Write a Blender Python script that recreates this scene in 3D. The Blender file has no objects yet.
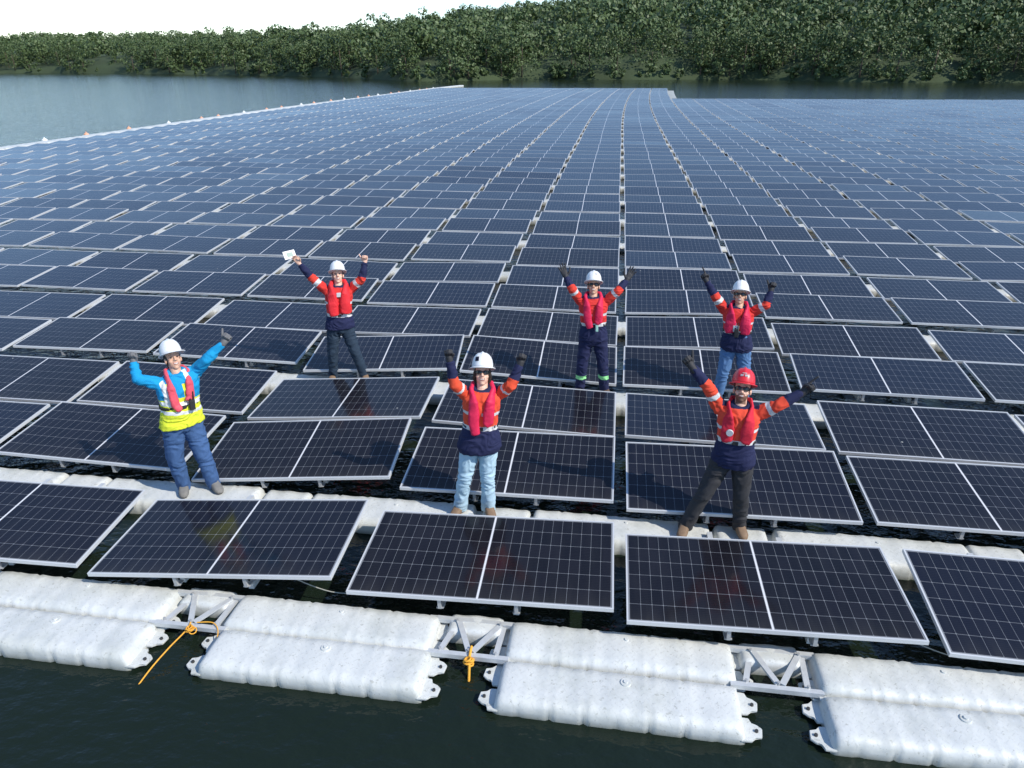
import bpy, bmesh, math, random
import numpy as np
from mathutils import Vector, Matrix, noise

random.seed(11)
scene = bpy.context.scene
COL = scene.collection
R = math.radians

# ------------------------------------------------------------------ camera
FPX, PITCH, ROLL, CAMZ = 708.507, 0.42881, -0.00313, 4.576
cam_d = bpy.data.cameras.new('camera')
cam = bpy.data.objects.new('camera', cam_d)
COL.objects.link(cam)
cam_d.sensor_width = 36.0
cam_d.lens = FPX / 1024.0 * 36.0
cam_d.clip_end = 6000.0
cam_d.clip_start = 0.1
cam.matrix_world = (Matrix.Translation((0, 0, CAMZ)) @ Matrix.Rotation(math.pi / 2 - PITCH, 4, 'X')
                    @ Matrix.Rotation(ROLL, 4, 'Z'))
scene.camera = cam

# ------------------------------------------------------------------ light
SUN_AZ = R(30)          # the sun stands to the right, a little in front of the people
SUN_EL = R(44)
sun_dir = Vector((math.cos(SUN_EL) * math.cos(SUN_AZ), -math.cos(SUN_EL) * math.sin(SUN_AZ), math.sin(SUN_EL)))
sun_d = bpy.data.lights.new('sun', 'SUN')
sun_d.energy = 3.55
sun_d.angle = R(0.5)
sun_d.color = (1.0, 0.935, 0.83)
sun = bpy.data.objects.new('sun', sun_d)
COL.objects.link(sun)
sun.rotation_euler = (-sun_dir).to_track_quat('-Z', 'Y').to_euler()

world = bpy.data.worlds.new('World')
scene.world = world
world.use_nodes = True
wn = world.node_tree
wn.nodes.clear()
sky = wn.nodes.new('ShaderNodeTexSky')
sky.sky_type = 'NISHITA'
sky.sun_disc = False
sky.sun_elevation = SUN_EL
sky.sun_rotation = math.atan2(sun_dir.x, sun_dir.y)
sky.air_density = 1.0
sky.dust_density = 0.0
sky.ozone_density = 4.0
bg = wn.nodes.new('ShaderNodeBackground')
bg.inputs['Strength'].default_value = 0.15
wo = wn.nodes.new('ShaderNodeOutputWorld')
wn.links.new(sky.outputs[0], bg.inputs[0])
wn.links.new(bg.outputs[0], wo.inputs[0])

scene.view_settings.view_transform = 'Standard'
scene.view_settings.look = 'None'
scene.view_settings.exposure = 0.5
scene.view_settings.gamma = 1.0
scene.view_settings.use_curve_mapping = False
scene.render.engine = 'CYCLES'
scene.cycles.max_bounces = 6
scene.cycles.volume_bounces = 0

# ------------------------------------------------------------------ node helpers
def new_mat(name):
    m = bpy.data.materials.new(name)
    m.use_nodes = True
    nt = m.node_tree
    return m, nt, nt.nodes['Principled BSDF']

def N(nt, kind, **kw):
    n = nt.nodes.new(kind)
    for k, v in kw.items():
        setattr(n, k, v)
    return n

def M(nt, op, a, b=None, c=None, clamp=False):
    n = nt.nodes.new('ShaderNodeMath')
    n.operation = op
    n.use_clamp = clamp
    for i, v in enumerate((a, b, c)):
        if v is None:
            continue
        if isinstance(v, (int, float)):
            n.inputs[i].default_value = v
        else:
            nt.links.new(v, n.inputs[i])
    return n.outputs[0]

def mixc(nt, fac, a, b):
    n = nt.nodes.new('ShaderNodeMix')
    n.data_type = 'RGBA'
    if isinstance(fac, (int, float)):
        n.inputs[0].default_value = fac
    else:
        nt.links.new(fac, n.inputs[0])
    for i, v in ((6, a), (7, b)):
        if isinstance(v, tuple):
            n.inputs[i].default_value = (*v[:3], 1)
        else:
            nt.links.new(v, n.inputs[i])
    return n.outputs[2]

def noise_tex(nt, vec, scale, detail=3.0, rough=0.5):
    n = nt.nodes.new('ShaderNodeTexNoise')
    n.inputs['Scale'].default_value = scale
    n.inputs['Detail'].default_value = detail
    n.inputs['Roughness'].default_value = rough
    if vec is not None:
        nt.links.new(vec, n.inputs['Vector'])
    return n.outputs['Fac']

def bump(nt, bs, height, strength, dist):
    b = nt.nodes.new('ShaderNodeBump')
    b.inputs['Strength'].default_value = strength
    b.inputs['Distance'].default_value = dist
    nt.links.new(height, b.inputs['Height'])
    nt.links.new(b.outputs[0], bs.inputs['Normal'])
    return b

def simple(name, col, rough=0.6, metal=0.0, var=0.12, vscale=9.0, bumpy=0.0, bscale=60.0, bdist=0.004, spec=0.5):
    """plain material whose colour wanders a little with a noise"""
    m, nt, bs = new_mat(name)
    tc = N(nt, 'ShaderNodeTexCoord')
    f = noise_tex(nt, tc.outputs['Object'], vscale, 4.0)
    lo = tuple(c * (1 - var) for c in col)
    hi = tuple(min(1, c * (1 + var)) for c in col)
    nt.links.new(mixc(nt, f, lo, hi), bs.inputs['Base Color'])
    bs.inputs['Roughness'].default_value = rough
    bs.inputs['Metallic'].default_value = metal
    bs.inputs['Specular IOR Level'].default_value = spec
    if bumpy:
        bump(nt, bs, noise_tex(nt, tc.outputs['Object'], bscale, 3.0), bumpy, bdist)
    return m

# ------------------------------------------------------------------ materials
PW, PD = 2.278, 1.134            # one module, long side and short side
LIP = 0.014

def make_glass():
    m, nt, bs = new_mat('solar_cells')
    tc = N(nt, 'ShaderNodeTexCoord')
    sx = N(nt, 'ShaderNodeSeparateXYZ')
    uv = N(nt, 'ShaderNodeUVMap')
    nt.links.new(uv.outputs[0], sx.inputs[0])
    ax = M(nt, 'ABSOLUTE', M(nt, 'MULTIPLY', M(nt, 'SUBTRACT', sx.outputs[0], 0.5), PW))
    ay = M(nt, 'MULTIPLY', M(nt, 'SUBTRACT', sx.outputs[1], 0.5), PD)
    half = PW / 2 - LIP - 0.011
    gx = M(nt, 'MULTIPLY', M(nt, 'SUBTRACT', ax, 0.011), 12.0 / (half - 0.011))
    gy = M(nt, 'MULTIPLY', M(nt, 'ADD', ay, PD / 2 - LIP - 0.011), 6.0 / (PD - 2 * LIP - 0.022))
    cw = (half - 0.011) / 12.0
    ch = (PD - 2 * LIP - 0.022) / 6.0
    fx = M(nt, 'FRACT', gx)
    fy = M(nt, 'FRACT', gy)
    dx = M(nt, 'MULTIPLY', M(nt, 'MINIMUM', fx, M(nt, 'SUBTRACT', 1.0, fx)), cw)
    dy = M(nt, 'MULTIPLY', M(nt, 'MINIMUM', fy, M(nt, 'SUBTRACT', 1.0, fy)), ch)
    lx = M(nt, 'LESS_THAN', dx, 0.0012)
    ly = M(nt, 'LESS_THAN', dy, 0.0016)
    dia = M(nt, 'LESS_THAN', M(nt, 'ADD', dx, dy), 0.0078)
    mid = M(nt, 'LESS_THAN', ax, 0.0082)
    out = M(nt, 'MAXIMUM', M(nt, 'GREATER_THAN', ax, half),
            M(nt, 'GREATER_THAN', M(nt, 'ABSOLUTE', ay), PD / 2 - LIP - 0.011))
    line = M(nt, 'MAXIMUM', M(nt, 'MAXIMUM', lx, ly), M(nt, 'MAXIMUM', dia, out))
    # fine busbars inside each cell, running along the long side
    bus = M(nt, 'FRACT', M(nt, 'MULTIPLY', gy, 9.0))
    busl = M(nt, 'LESS_THAN', M(nt, 'ABSOLUTE', M(nt, 'SUBTRACT', bus, 0.5)), 0.035)
    info = N(nt, 'ShaderNodeObjectInfo')
    # each cell a shade of its own
    comb = N(nt, 'ShaderNodeCombineXYZ')
    nt.links.new(M(nt, 'FLOOR', M(nt, 'MULTIPLY', sx.outputs[0], 24.0)), comb.inputs[0])
    nt.links.new(M(nt, 'FLOOR', gy), comb.inputs[1])
    nt.links.new(M(nt, 'MULTIPLY', info.outputs['Random'], 50.0), comb.inputs[2])
    wnz = N(nt, 'ShaderNodeTexWhiteNoise')
    nt.links.new(comb.outputs[0], wnz.inputs['Vector'])
    cell = mixc(nt, wnz.outputs['Value'], (0.0050, 0.0050, 0.0080), (0.0090, 0.0086, 0.0130))
    cell = mixc(nt, M(nt, 'MULTIPLY', info.outputs['Random'], 0.8), cell, (0.0060, 0.0085, 0.020))
    cell = mixc(nt, M(nt, 'MULTIPLY', busl, 0.22), cell, (0.08, 0.08, 0.09))
    c1 = mixc(nt, line, cell, (0.19, 0.20, 0.215))
    c2 = mixc(nt, mid, c1, (0.66, 0.66, 0.67))
    # dust film, streaked down the slope
    mp = N(nt, 'ShaderNodeMapping')
    mp.inputs['Scale'].default_value = (9, 1.6, 1)
    nt.links.new(tc.outputs['Object'], mp.inputs[0])
    d1 = noise_tex(nt, mp.outputs[0], 1.0, 5.0, 0.6)
    d2 = M(nt, 'MULTIPLY', M(nt, 'POWER', d1, 2.2), 0.030)
    c3 = mixc(nt, d2, c2, (0.42, 0.41, 0.38))
    # grime gathers along the low edge, and birds leave their marks
    low = M(nt, 'POWER', M(nt, 'SUBTRACT', 1.0, sx.outputs[1], clamp=True), 9.0)
    c3 = mixc(nt, M(nt, 'MULTIPLY', low, M(nt, 'MULTIPLY', d1, 0.09)), c3, (0.30, 0.28, 0.22))
    vo = N(nt, 'ShaderNodeTexVoronoi')
    vo.inputs['Scale'].default_value = 2.3
    va = N(nt, 'ShaderNodeVectorMath')
    va.operation = 'ADD'
    cx_ = N(nt, 'ShaderNodeCombineXYZ')
    nt.links.new(M(nt, 'MULTIPLY', info.outputs['Random'], 97.0), cx_.inputs[0])
    nt.links.new(tc.outputs['Object'], va.inputs[0])
    nt.links.new(cx_.outputs[0], va.inputs[1])
    nt.links.new(va.outputs[0], vo.inputs['Vector'])
    sep = N(nt, 'ShaderNodeSeparateColor')
    nt.links.new(vo.outputs['Color'], sep.inputs[0])
    drop = M(nt, 'MULTIPLY', M(nt, 'LESS_THAN', M(nt, 'ADD', vo.outputs['Distance'], M(nt, 'MULTIPLY', d1, .02)), 0.038), M(nt, 'GREATER_THAN', sep.outputs[0], 0.80))
    c3 = mixc(nt, M(nt, 'MULTIPLY', drop, 0.55), c3, (0.55, 0.55, 0.50))
    nt.links.new(c3, bs.inputs['Base Color'])
    nt.links.new(M(nt, 'ADD', 0.07, M(nt, 'MULTIPLY', d1, 0.10)), bs.inputs['Roughness'])
    bs.inputs['IOR'].default_value = 1.345
    bump(nt, bs, noise_tex(nt, tc.outputs['Object'], 2.2, 2.0), 0.05, 0.02)
    return m

MG = make_glass()
MA = simple('anodised_aluminium', (0.58, 0.59, 0.60), 0.42, 0.15, 0.06, 4.0)
MGALV = simple('galvanised_steel', (0.55, 0.57, 0.58), 0.42, 0.25, 0.14, 22.0, 0.2, 90.0)
MBACK = simple('panel_backsheet', (0.55, 0.56, 0.57), 0.7)
MFOOT = simple('weathered_bracket', (0.36, 0.37, 0.38), 0.5, 0.2)
MBOLT = simple('dark_bolt', (0.06, 0.06, 0.06), 0.5, 0.4)

def make_float_mat():
    m, nt, bs = new_mat('float_plastic')
    tc = N(nt, 'ShaderNodeTexCoord')
    o = tc.outputs['Object']
    f = noise_tex(nt, o, 3.0, 5.0, 0.6)
    f2 = noise_tex(nt, o, 38.0, 3.0, 0.7)
    c = mixc(nt, f, (0.52, 0.545, 0.535), (0.655, 0.665, 0.645))
    spot = M(nt, 'MULTIPLY', M(nt, 'GREATER_THAN', f2, 0.655), 0.35)
    c = mixc(nt, spot, c, (0.33, 0.32, 0.27))
    info = N(nt, 'ShaderNodeObjectInfo')
    mpf = N(nt, 'ShaderNodeVectorMath')
    mpf.operation = 'ADD'
    cf = N(nt, 'ShaderNodeCombineXYZ')
    nt.links.new(M(nt, 'MULTIPLY', info.outputs['Random'], 60.0), cf.inputs[0])
    nt.links.new(o, mpf.inputs[0])
    nt.links.new(cf.outputs[0], mpf.inputs[1])
    f3 = noise_tex(nt, mpf.outputs[0], 2.2, 6.0, 0.72)
    c = mixc(nt, M(nt, 'MULTIPLY', M(nt, 'SUBTRACT', f3, 0.47, clamp=True), 2.6, clamp=True), c, (0.40, 0.42, 0.385))
    f4 = noise_tex(nt, mpf.outputs[0], 24.0, 3.0, 0.7)
    c = mixc(nt, M(nt, 'MULTIPLY', M(nt, 'GREATER_THAN', f4, 0.64), 0.4), c, (0.25, 0.25, 0.21))
    # water line grime low on the sides
    geo = N(nt, 'ShaderNodeNewGeometry')
    sp = N(nt, 'ShaderNodeSeparateXYZ')
    nt.links.new(geo.outputs['Position'], sp.inputs[0])
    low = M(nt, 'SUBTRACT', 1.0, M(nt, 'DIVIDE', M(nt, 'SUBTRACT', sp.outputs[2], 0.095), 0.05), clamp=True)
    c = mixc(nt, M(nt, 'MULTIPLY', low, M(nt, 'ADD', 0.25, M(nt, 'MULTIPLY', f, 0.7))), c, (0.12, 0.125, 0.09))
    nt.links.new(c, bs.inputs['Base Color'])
    bs.inputs['Roughness'].default_value = 0.48
    bs.inputs['Subsurface Weight'].default_value = 0.0
    # raised tread dashes, alternating diagonals
    so = N(nt, 'ShaderNodeSeparateXYZ')
    nt.links.new(o, so.inputs[0])
    u = M(nt, 'MULTIPLY', M(nt, 'ADD', so.outputs[0], so.outputs[1]), 13.0)
    v = M(nt, 'MULTIPLY', M(nt, 'SUBTRACT', so.outputs[0], so.outputs[1]), 13.0)
    fu = M(nt, 'ABSOLUTE', M(nt, 'SUBTRACT', M(nt, 'FRACT', u), 0.5))
    fv = M(nt, 'ABSOLUTE', M(nt, 'SUBTRACT', M(nt, 'FRACT', v), 0.5))
    par = M(nt, 'MODULO', M(nt, 'ADD', M(nt, 'FLOOR', u), M(nt, 'FLOOR', v)), 2.0)
    par = M(nt, 'GREATER_THAN', M(nt, 'ABSOLUTE', par), 0.5)
    d1 = M(nt, 'MULTIPLY', M(nt, 'LESS_THAN', fu, 0.10), M(nt, 'LESS_THAN', fv, 0.36))
    d2 = M(nt, 'MULTIPLY', M(nt, 'LESS_THAN', fv, 0.10), M(nt, 'LESS_THAN', fu, 0.36))
    dd = M(nt, 'ADD', M(nt, 'MULTIPLY', par, d1), M(nt, 'MULTIPLY', M(nt, 'SUBTRACT', 1.0, par), d2))
    hh = M(nt, 'ADD', M(nt, 'MULTIPLY', dd, 0.55), M(nt, 'MULTIPLY', noise_tex(nt, o, 9.0, 3.0), 0.45))
    bump(nt, bs, hh, 0.65, 0.018)
    return m

MF = make_float_mat()

def make_water():
    m, nt, bs = new_mat('lake_water')
    tc = N(nt, 'ShaderNodeTexCoord')
    o = tc.outputs['Object']
    f = noise_tex(nt, o, 0.05, 3.0)
    nt.links.new(mixc(nt, f, (0.007, 0.013, 0.009), (0.011, 0.018, 0.011)), bs.inputs['Base Color'])
    bs.inputs['Roughness'].default_value = 0.06
    bs.inputs['IOR'].default_value = 1.333
    mp = N(nt, 'ShaderNodeMapping')
    mp.inputs['Scale'].default_value = (1.0, 1.7, 1.0)
    mp.inputs['Rotation'].default_value = (0, 0, 0.5)
    nt.links.new(o, mp.inputs[0])
    a = noise_tex(nt, mp.outputs[0], 0.9, 3.0, 0.55)
    b = noise_tex(nt, mp.outputs[0], 4.5, 3.0, 0.55)
    hh = M(nt, 'ADD', M(nt, 'MULTIPLY', a, 0.75), M(nt, 'MULTIPLY', b, 0.25))
    bump(nt, bs, hh, 0.55, 0.16)
    return m

MW = make_water()

# ------------------------------------------------------------------ object helpers
def tag(o, label=None, cat=None, group=None, kind=None):
    if label: o['label'] = label
    if cat: o['category'] = cat
    if group: o['group'] = group
    if kind: o['kind'] = kind
    return o

def empty(name, mat4):
    o = bpy.data.objects.new(name, None)
    o.empty_display_size = 0.1
    COL.objects.link(o)
    o.matrix_world = mat4
    return o

def obj(name, me, parent=None):
    o = bpy.data.objects.new(name, me)
    COL.objects.link(o)
    if parent is not None:
        o.parent = parent
    return o

def mesh_of(bm, name, mats, smooth=False, recalc=True):
    if recalc:
        bmesh.ops.recalc_face_normals(bm, faces=bm.faces)
    me = bpy.data.meshes.new(name)
    bm.to_mesh(me)
    bm.free()
    for m in (mats if isinstance(mats, (list, tuple)) else [mats]):
        me.materials.append(m)
    if smooth:
        me.polygons.foreach_set('use_smooth', [True] * len(me.polygons))
    return me

def add_box(bm, c, s, mat=None, bevel=0.0):
    """box with centre c, size s; mat is an optional 4x4 applied last"""
    r = bmesh.ops.create_cube(bm, size=1.0)
    vs = r['verts']
    for v in vs:
        v.co = Vector((v.co.x * s[0] + c[0], v.co.y * s[1] + c[1], v.co.z * s[2] + c[2]))
    if bevel:
        es = list({e for v in vs for e in v.link_edges})
        rr = bmesh.ops.bevel(bm, geom=es, offset=bevel, segments=2, affect='EDGES', profile=0.6)
        vs = list({v for f in rr['faces'] for v in f.verts} | {v for v in vs if v.is_valid})
    if mat is not None:
        bmesh.ops.transform(bm, matrix=mat, verts=vs)
    return vs

def frames_along(pts):
    """parallel transported frames"""
    n = len(pts)
    ts = []
    for i in range(n):
        a = pts[max(0, i - 1)]
        b = pts[min(n - 1, i + 1)]
        t = (b - a)
        ts.append(t.normalized() if t.length > 1e-9 else Vector((0, 0, 1)))
    ref = Vector((0, 0, 1)) if abs(ts[0].z) < 0.9 else Vector((1, 0, 0))
    a = ts[0].cross(ref).normalized()
    out = []
    for t in ts:
        a = (a - t * a.dot(t)).normalized()
        out.append((t, a, t.cross(a)))
    return out

def ring(bm, c, a, b, ra, rb, n, ex=2.0):
    vs = []
    for i in range(n):
        th = 2 * math.pi * i / n
        ca, sa = math.cos(th), math.sin(th)
        k = (abs(ca) ** ex + abs(sa) ** ex) ** (-1.0 / ex)
        vs.append(bm.verts.new(c + a * (ra * k * ca) + b * (rb * k * sa)))
    return vs

def skin_rings(bm, rings, p0, p1):
    n = len(rings[0])
    for r0, r1 in zip(rings, rings[1:]):
        for i in range(n):
            bm.faces.new((r0[i], r0[(i + 1) % n], r1[(i + 1) % n], r1[i]))
    a = bm.verts.new(p0)
    b = bm.verts.new(p1)
    for i in range(n):
        bm.faces.new((a, rings[0][(i + 1) % n], rings[0][i]))
        bm.faces.new((b, rings[-1][i], rings[-1][(i + 1) % n]))

def tube(bm, pts, rads, n=12, round_ends=True):
    """tapered tube along pts with rounded ends"""
    pts = [Vector(p) for p in pts]
    if isinstance(rads, (int, float)):
        rads = [rads] * len(pts)
    fr = frames_along(pts)
    rs = []
    if round_ends:
        for k in (0.35, 0.75):
            rs.append(ring(bm, pts[0] - fr[0][0] * rads[0] * math.cos(k * math.pi / 2), fr[0][1], fr[0][2],
                           rads[0] * math.sin(k * math.pi / 2), rads[0] * math.sin(k * math.pi / 2), n))
    for p, r, f in zip(pts, rads, fr):
        rs.append(ring(bm, p, f[1], f[2], r, r, n))
    if round_ends:
        for k in (0.75, 0.35):
            rs.append(ring(bm, pts[-1] + fr[-1][0] * rads[-1] * math.cos(k * math.pi / 2), fr[-1][1], fr[-1][2],
                           rads[-1] * math.sin(k * math.pi / 2), rads[-1] * math.sin(k * math.pi / 2), n))
        skin_rings(bm, rs, pts[0] - fr[0][0] * rads[0], pts[-1] + fr[-1][0] * rads[-1])
    else:
        skin_rings(bm, rs, pts[0], pts[-1])

def ball(bm, c, rx, ry, rz, ax=None, seg=16, rings=10):
    """ellipsoid; ax = (x axis, y axis, z axis)"""
    r = bmesh.ops.create_uvsphere(bm, u_segments=seg, v_segments=rings, radius=1.0)
    ax = ax or (Vector((1, 0, 0)), Vector((0, 1, 0)), Vector((0, 0, 1)))
    c = Vector(c)
    for v in r['verts']:
        v.co = c + ax[0] * (v.co.x * rx) + ax[1] * (v.co.y * ry) + ax[2] * (v.co.z * rz)

# ------------------------------------------------------------------ the array's own axes
YAW, X0, Y0, CP, PP, QQ, TILT, DW = -0.14213, 0.17154, 6.19911, 2.417, 3.06491, 1.38583, 0.0873, 0.00702
ZP = 0.45                 # height of a module's front edge over the water
FT = 0.25                 # top of the floats
GX = X0 + 0.07            # middle of the straight central gap
ROT = Matrix.Rotation(YAW, 4, 'Z')

def bend(ly):
    return .7 * max(0.0, (ly - 48) / 42) ** 2

def W(lx, ly, z=0.0):
    lx += bend(ly)
    return ROT @ Vector((lx, ly, z))

def WM(lx, ly, z=0.0, rz=0.0):
    return Matrix.Translation(W(lx, ly, z)) @ Matrix.Rotation(YAW + rz - max(0.0, (ly - 48)) * .00079, 4, 'Z')

def project(p):
    d = p - Vector((0, 0, CAMZ))
    cp, sp = math.cos(PITCH), math.sin(PITCH)
    dep = d.y * cp - d.z * sp
    if dep < 0.2:
        return None
    return (512 + d.x * FPX / dep, 384 - (d.y * sp + d.z * cp) * FPX / dep, dep)

def unproject(px, py, yp):
    x, y = px - 512, py - 384
    c, s = math.cos(ROLL), math.sin(ROLL)
    xr, yr = c * x + s * y, -s * x + c * y
    cp, sp = math.cos(PITCH), math.sin(PITCH)
    u = -yr / FPX
    d = Vector((xr / FPX, cp + u * sp, -sp + u * cp))
    return d, Vector((0, 0, CAMZ)) + d * (yp / d.y)

ORD = ['front', 'second', 'third', 'fourth', 'fifth', 'sixth', 'seventh', 'eighth', 'ninth', 'tenth', 'eleventh',
       'twelfth', 'thirteenth', 'fourteenth', 'fifteenth', 'sixteenth', 'seventeenth', 'eighteenth', 'nineteenth',
       'twentieth', 'twenty-first', 'twenty-second', 'twenty-third', 'twenty-fourth', 'twenty-fifth']
ORD1 = ['first'] + ORD[1:]

# ================================================================== SETTING
# water
bm = bmesh.new()
bmesh.ops.create_grid(bm, x_segments=8, y_segments=8, size=2500)
lake = tag(obj('lake_water', mesh_of(bm, 'lake_water', MW)), kind='structure')
lake.location.z = 0.09

# wooded bank across the water
MGRASS = simple('bank_soil', (0.035, 0.055, 0.020), 0.9, 0, 0.4, 0.15, 0.5, 2.0, 0.2)
bm = bmesh.new()
def bank_dist(a):
    """distance of the far shore at azimuth a (0 = straight ahead, positive right)"""
    return 188 + 430 * max(0.0, -a - .12) + 7 * math.sin(a * 9.0) + 4 * math.sin(a * 23 + 1)
NA, NR = 160, 14
grid = []
for i in range(NA):
    a = R(-75 + 150 * i / (NA - 1))
    d0 = bank_dist(a)
    row = []
    for j in range(NR):
        t = j / (NR - 1)
        d = d0 + 420 * t ** 1.6
        hill = 16 + 30 * min(1.0, max(0.0, (a + .20) / .40))
        z = -1.2 + 3.0 * min(1, t * 9) + hill * t ** 1.1 + 3.0 * noise.noise(Vector((math.sin(a) * d * 0.02, math.cos(a) * d * 0.02, 0))) * min(1, t * 5)
        row.append(bm.verts.new((math.sin(a) * d, math.cos(a) * d, z)))
    grid.append(row)
for i in range(NA - 1):
    for j in range(NR - 1):
        bm.faces.new((grid[i][j], grid[i + 1][j], grid[i + 1][j + 1], grid[i][j + 1]))
tag(obj('far_bank', mesh_of(bm, 'far_bank', MGRASS, True)), kind='structure')

def make_leaf():
    m, nt, bs = new_mat('foliage')
    geo = N(nt, 'ShaderNodeNewGeometry')
    tc = N(nt, 'ShaderNodeTexCoord')
    f = noise_tex(nt, tc.outputs['Object'], 0.13, 4.0, .65)
    c = mixc(nt, f, (0.030, 0.075, 0.024), (0.120, 0.165, 0.050))
    c = mixc(nt, M(nt, 'MULTIPLY', geo.outputs['Random Per Island'], 0.5), c, (0.055, 0.075, 0.022))
    nt.links.new(c, bs.inputs['Base Color'])
    bs.inputs['Roughness'].default_value = 0.6
    return m
MLEAF = make_leaf()
MBARK = simple('bark', (0.09, 0.07, 0.05), 0.9)

rng = np.random.default_rng(5)
bm = bmesh.new()
LV = []
for k in range(720):
    a = R(rng.uniform(-60, 60))
    bush = k % 4 == 0
    off = rng.uniform(0, 5) if bush else 3 + rng.uniform(0, 1) ** 1.4 * 55
    d = bank_dist(a) + off
    hgt = rng.uniform(1.5, 4.5) if bush else rng.uniform(6.5, 13.0)
    base = np.array((math.sin(a) * d, math.cos(a) * d, 0.3 + off * 0.06))
    if not bush and off < 30:
        top = base + np.array((rng.normal(0, .3), rng.normal(0, .3), hgt * .6))
        tube(bm, [base - (0, 0, 1), (base + top) / 2, top], [0.22, 0.15, 0.06], 5, False)
    sp = hgt * rng.uniform(.14, .21)
    ncl = 5 if bush else 12
    for q in range(ncl):
        zz = (.1 if bush else .18) + .78 * (q + rng.uniform(0, 1)) / ncl
        wid = sp * (1.3 - abs(zz - .45) * 1.5)
        c = base + np.array((rng.normal(0, wid), rng.normal(0, wid), hgt * zz))
        r = hgt * rng.uniform(.12, .22)
        n = 46
        v = rng.normal(0, 1, (n, 3)); v /= np.linalg.norm(v, axis=1)[:, None]
        p = c + v * r * rng.uniform(.5, 1.1, (n, 1)) * (1, 1, .75)
        s = rng.uniform(.17, .40, (n, 1))
        t1 = np.cross(v + rng.normal(0, .5, (n, 3)), rng.normal(0, 1, (n, 3))); t1 /= np.linalg.norm(t1, axis=1)[:, None]
        t2 = np.cross(v + rng.normal(0, .4, (n, 3)), t1); t2 /= np.linalg.norm(t2, axis=1)[:, None]
        LV.append(np.stack([p + t1 * s, p + t2 * s * .65, p - t1 * s, p - t2 * s * .65], 1))
for k in range(2800):                      # the wooded slope further up
    a = R(rng.uniform(-60, 60))
    t = rng.uniform(.12, 1.0)
    d = bank_dist(a) + 420 * t ** 1.6
    hill = 16 + 30 * min(1.0, max(0.0, (a + .20) / .40))
    zb = 1.8 + hill * t ** 1.1 + 3.0 * noise.noise(Vector((math.sin(a) * d * 0.02, math.cos(a) * d * 0.02, 0)))
    hgt = rng.uniform(6, 11)
    for q in range(4):
        c = np.array((math.sin(a) * d, math.cos(a) * d, zb)) + (rng.normal(0, 1.9), rng.normal(0, 1.9), hgt * rng.uniform(.2, .85))
        n = 34
        v = rng.normal(0, 1, (n, 3)); v /= np.linalg.norm(v, axis=1)[:, None]
        p = c + v * rng.uniform(1.6, 2.8) * rng.uniform(.6, 1.1, (n, 1)) * (1, 1, .75)
        s = rng.uniform(.35, .75, (n, 1))
        t1 = np.cross(v, rng.normal(0, 1, (n, 3))); t1 /= np.linalg.norm(t1, axis=1)[:, None]
        t2 = np.cross(v + rng.normal(0, .4, (n, 3)), t1); t2 /= np.linalg.norm(t2, axis=1)[:, None]
        LV.append(np.stack([p + t1 * s, p + t2 * s * .65, p - t1 * s, p - t2 * s * .65], 1))
LV = np.concatenate(LV)
tv = np.array([tuple(v.co) for v in bm.verts])
bm.verts.index_update()
tf = [[v.index for v in f.verts] for f in bm.faces]
bm.free()
nv, nl = len(tv), len(LV)
co = np.concatenate([tv, LV.reshape(-1, 3)])
lens_ = np.array([len(f) for f in tf] + [4] * nl)
loops = np.concatenate([np.array([v for f in tf for v in f]), nv + np.arange(4 * nl)])
me = bpy.data.meshes.new('forest')
me.vertices.add(len(co)); me.vertices.foreach_set('co', co.ravel())
me.loops.add(len(loops)); me.loops.foreach_set('vertex_index', loops.astype(np.int32))
me.polygons.add(len(lens_))
me.polygons.foreach_set('loop_start', np.concatenate([[0], np.cumsum(lens_)[:-1]]).astype(np.int32))
me.materials.append(MBARK); me.materials.append(MLEAF)
me.polygons.foreach_set('material_index', np.concatenate([np.zeros(len(tf)), np.ones(nl)]).astype(np.int32))
me.update(calc_edges=True)
tag(obj('forest', me), 'dense dark green wood on the far bank behind the solar array', 'forest', kind='stuff')

# ================================================================== SOLAR PANELS
bm = bmesh.new()
hx, hy, ft = PW / 2, PD / 2, 0.036
def frame_into(bm):
    for s in (-1, 1):
        add_box(bm, (0, s * (hy - LIP / 2), -ft / 2), (PW, LIP, ft))
        add_box(bm, (s * (hx - LIP / 2), 0, -ft / 2), (LIP, PD - 2 * LIP, ft))
        # return flange along the bottom of the long sides
        add_box(bm, (0, s * (hy - 0.0165 - LIP / 2), -ft + 0.001), (PW - 2 * LIP - 0.004, 0.03, 0.002))
frame_into(bm)
ME_FRAME = mesh_of(bm, 'panel_frame', MA)

def glass_into(bm, M4=None):
    uvl = bm.loops.layers.uv.verify()
    x, y = hx - LIP - 0.0005, hy - LIP - 0.0005
    M4 = M4 or Matrix()
    vt = [bm.verts.new(M4 @ Vector((a * x, b * y, -0.003))) for a, b in ((-1, -1), (1, -1), (1, 1), (-1, 1))]
    f = bm.faces.new(vt)
    for l, (a, b) in zip(f.loops, ((-1, -1), (1, -1), (1, 1), (-1, 1))):
        l[uvl].uv = (0.5 + a * x / PW, 0.5 + b * y / PD)
    vb = [bm.verts.new(M4 @ Vector((a * x, b * y, -0.009))) for a, b in ((-1, -1), (-1, 1), (1, 1), (1, -1))]
    g = bm.faces.new(vb)
    g.material_index = 1
bm = bmesh.new()
glass_into(bm)
ME_GLASS = mesh_of(bm, 'cell_sheet', [MG, MBACK], recalc=False)

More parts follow.
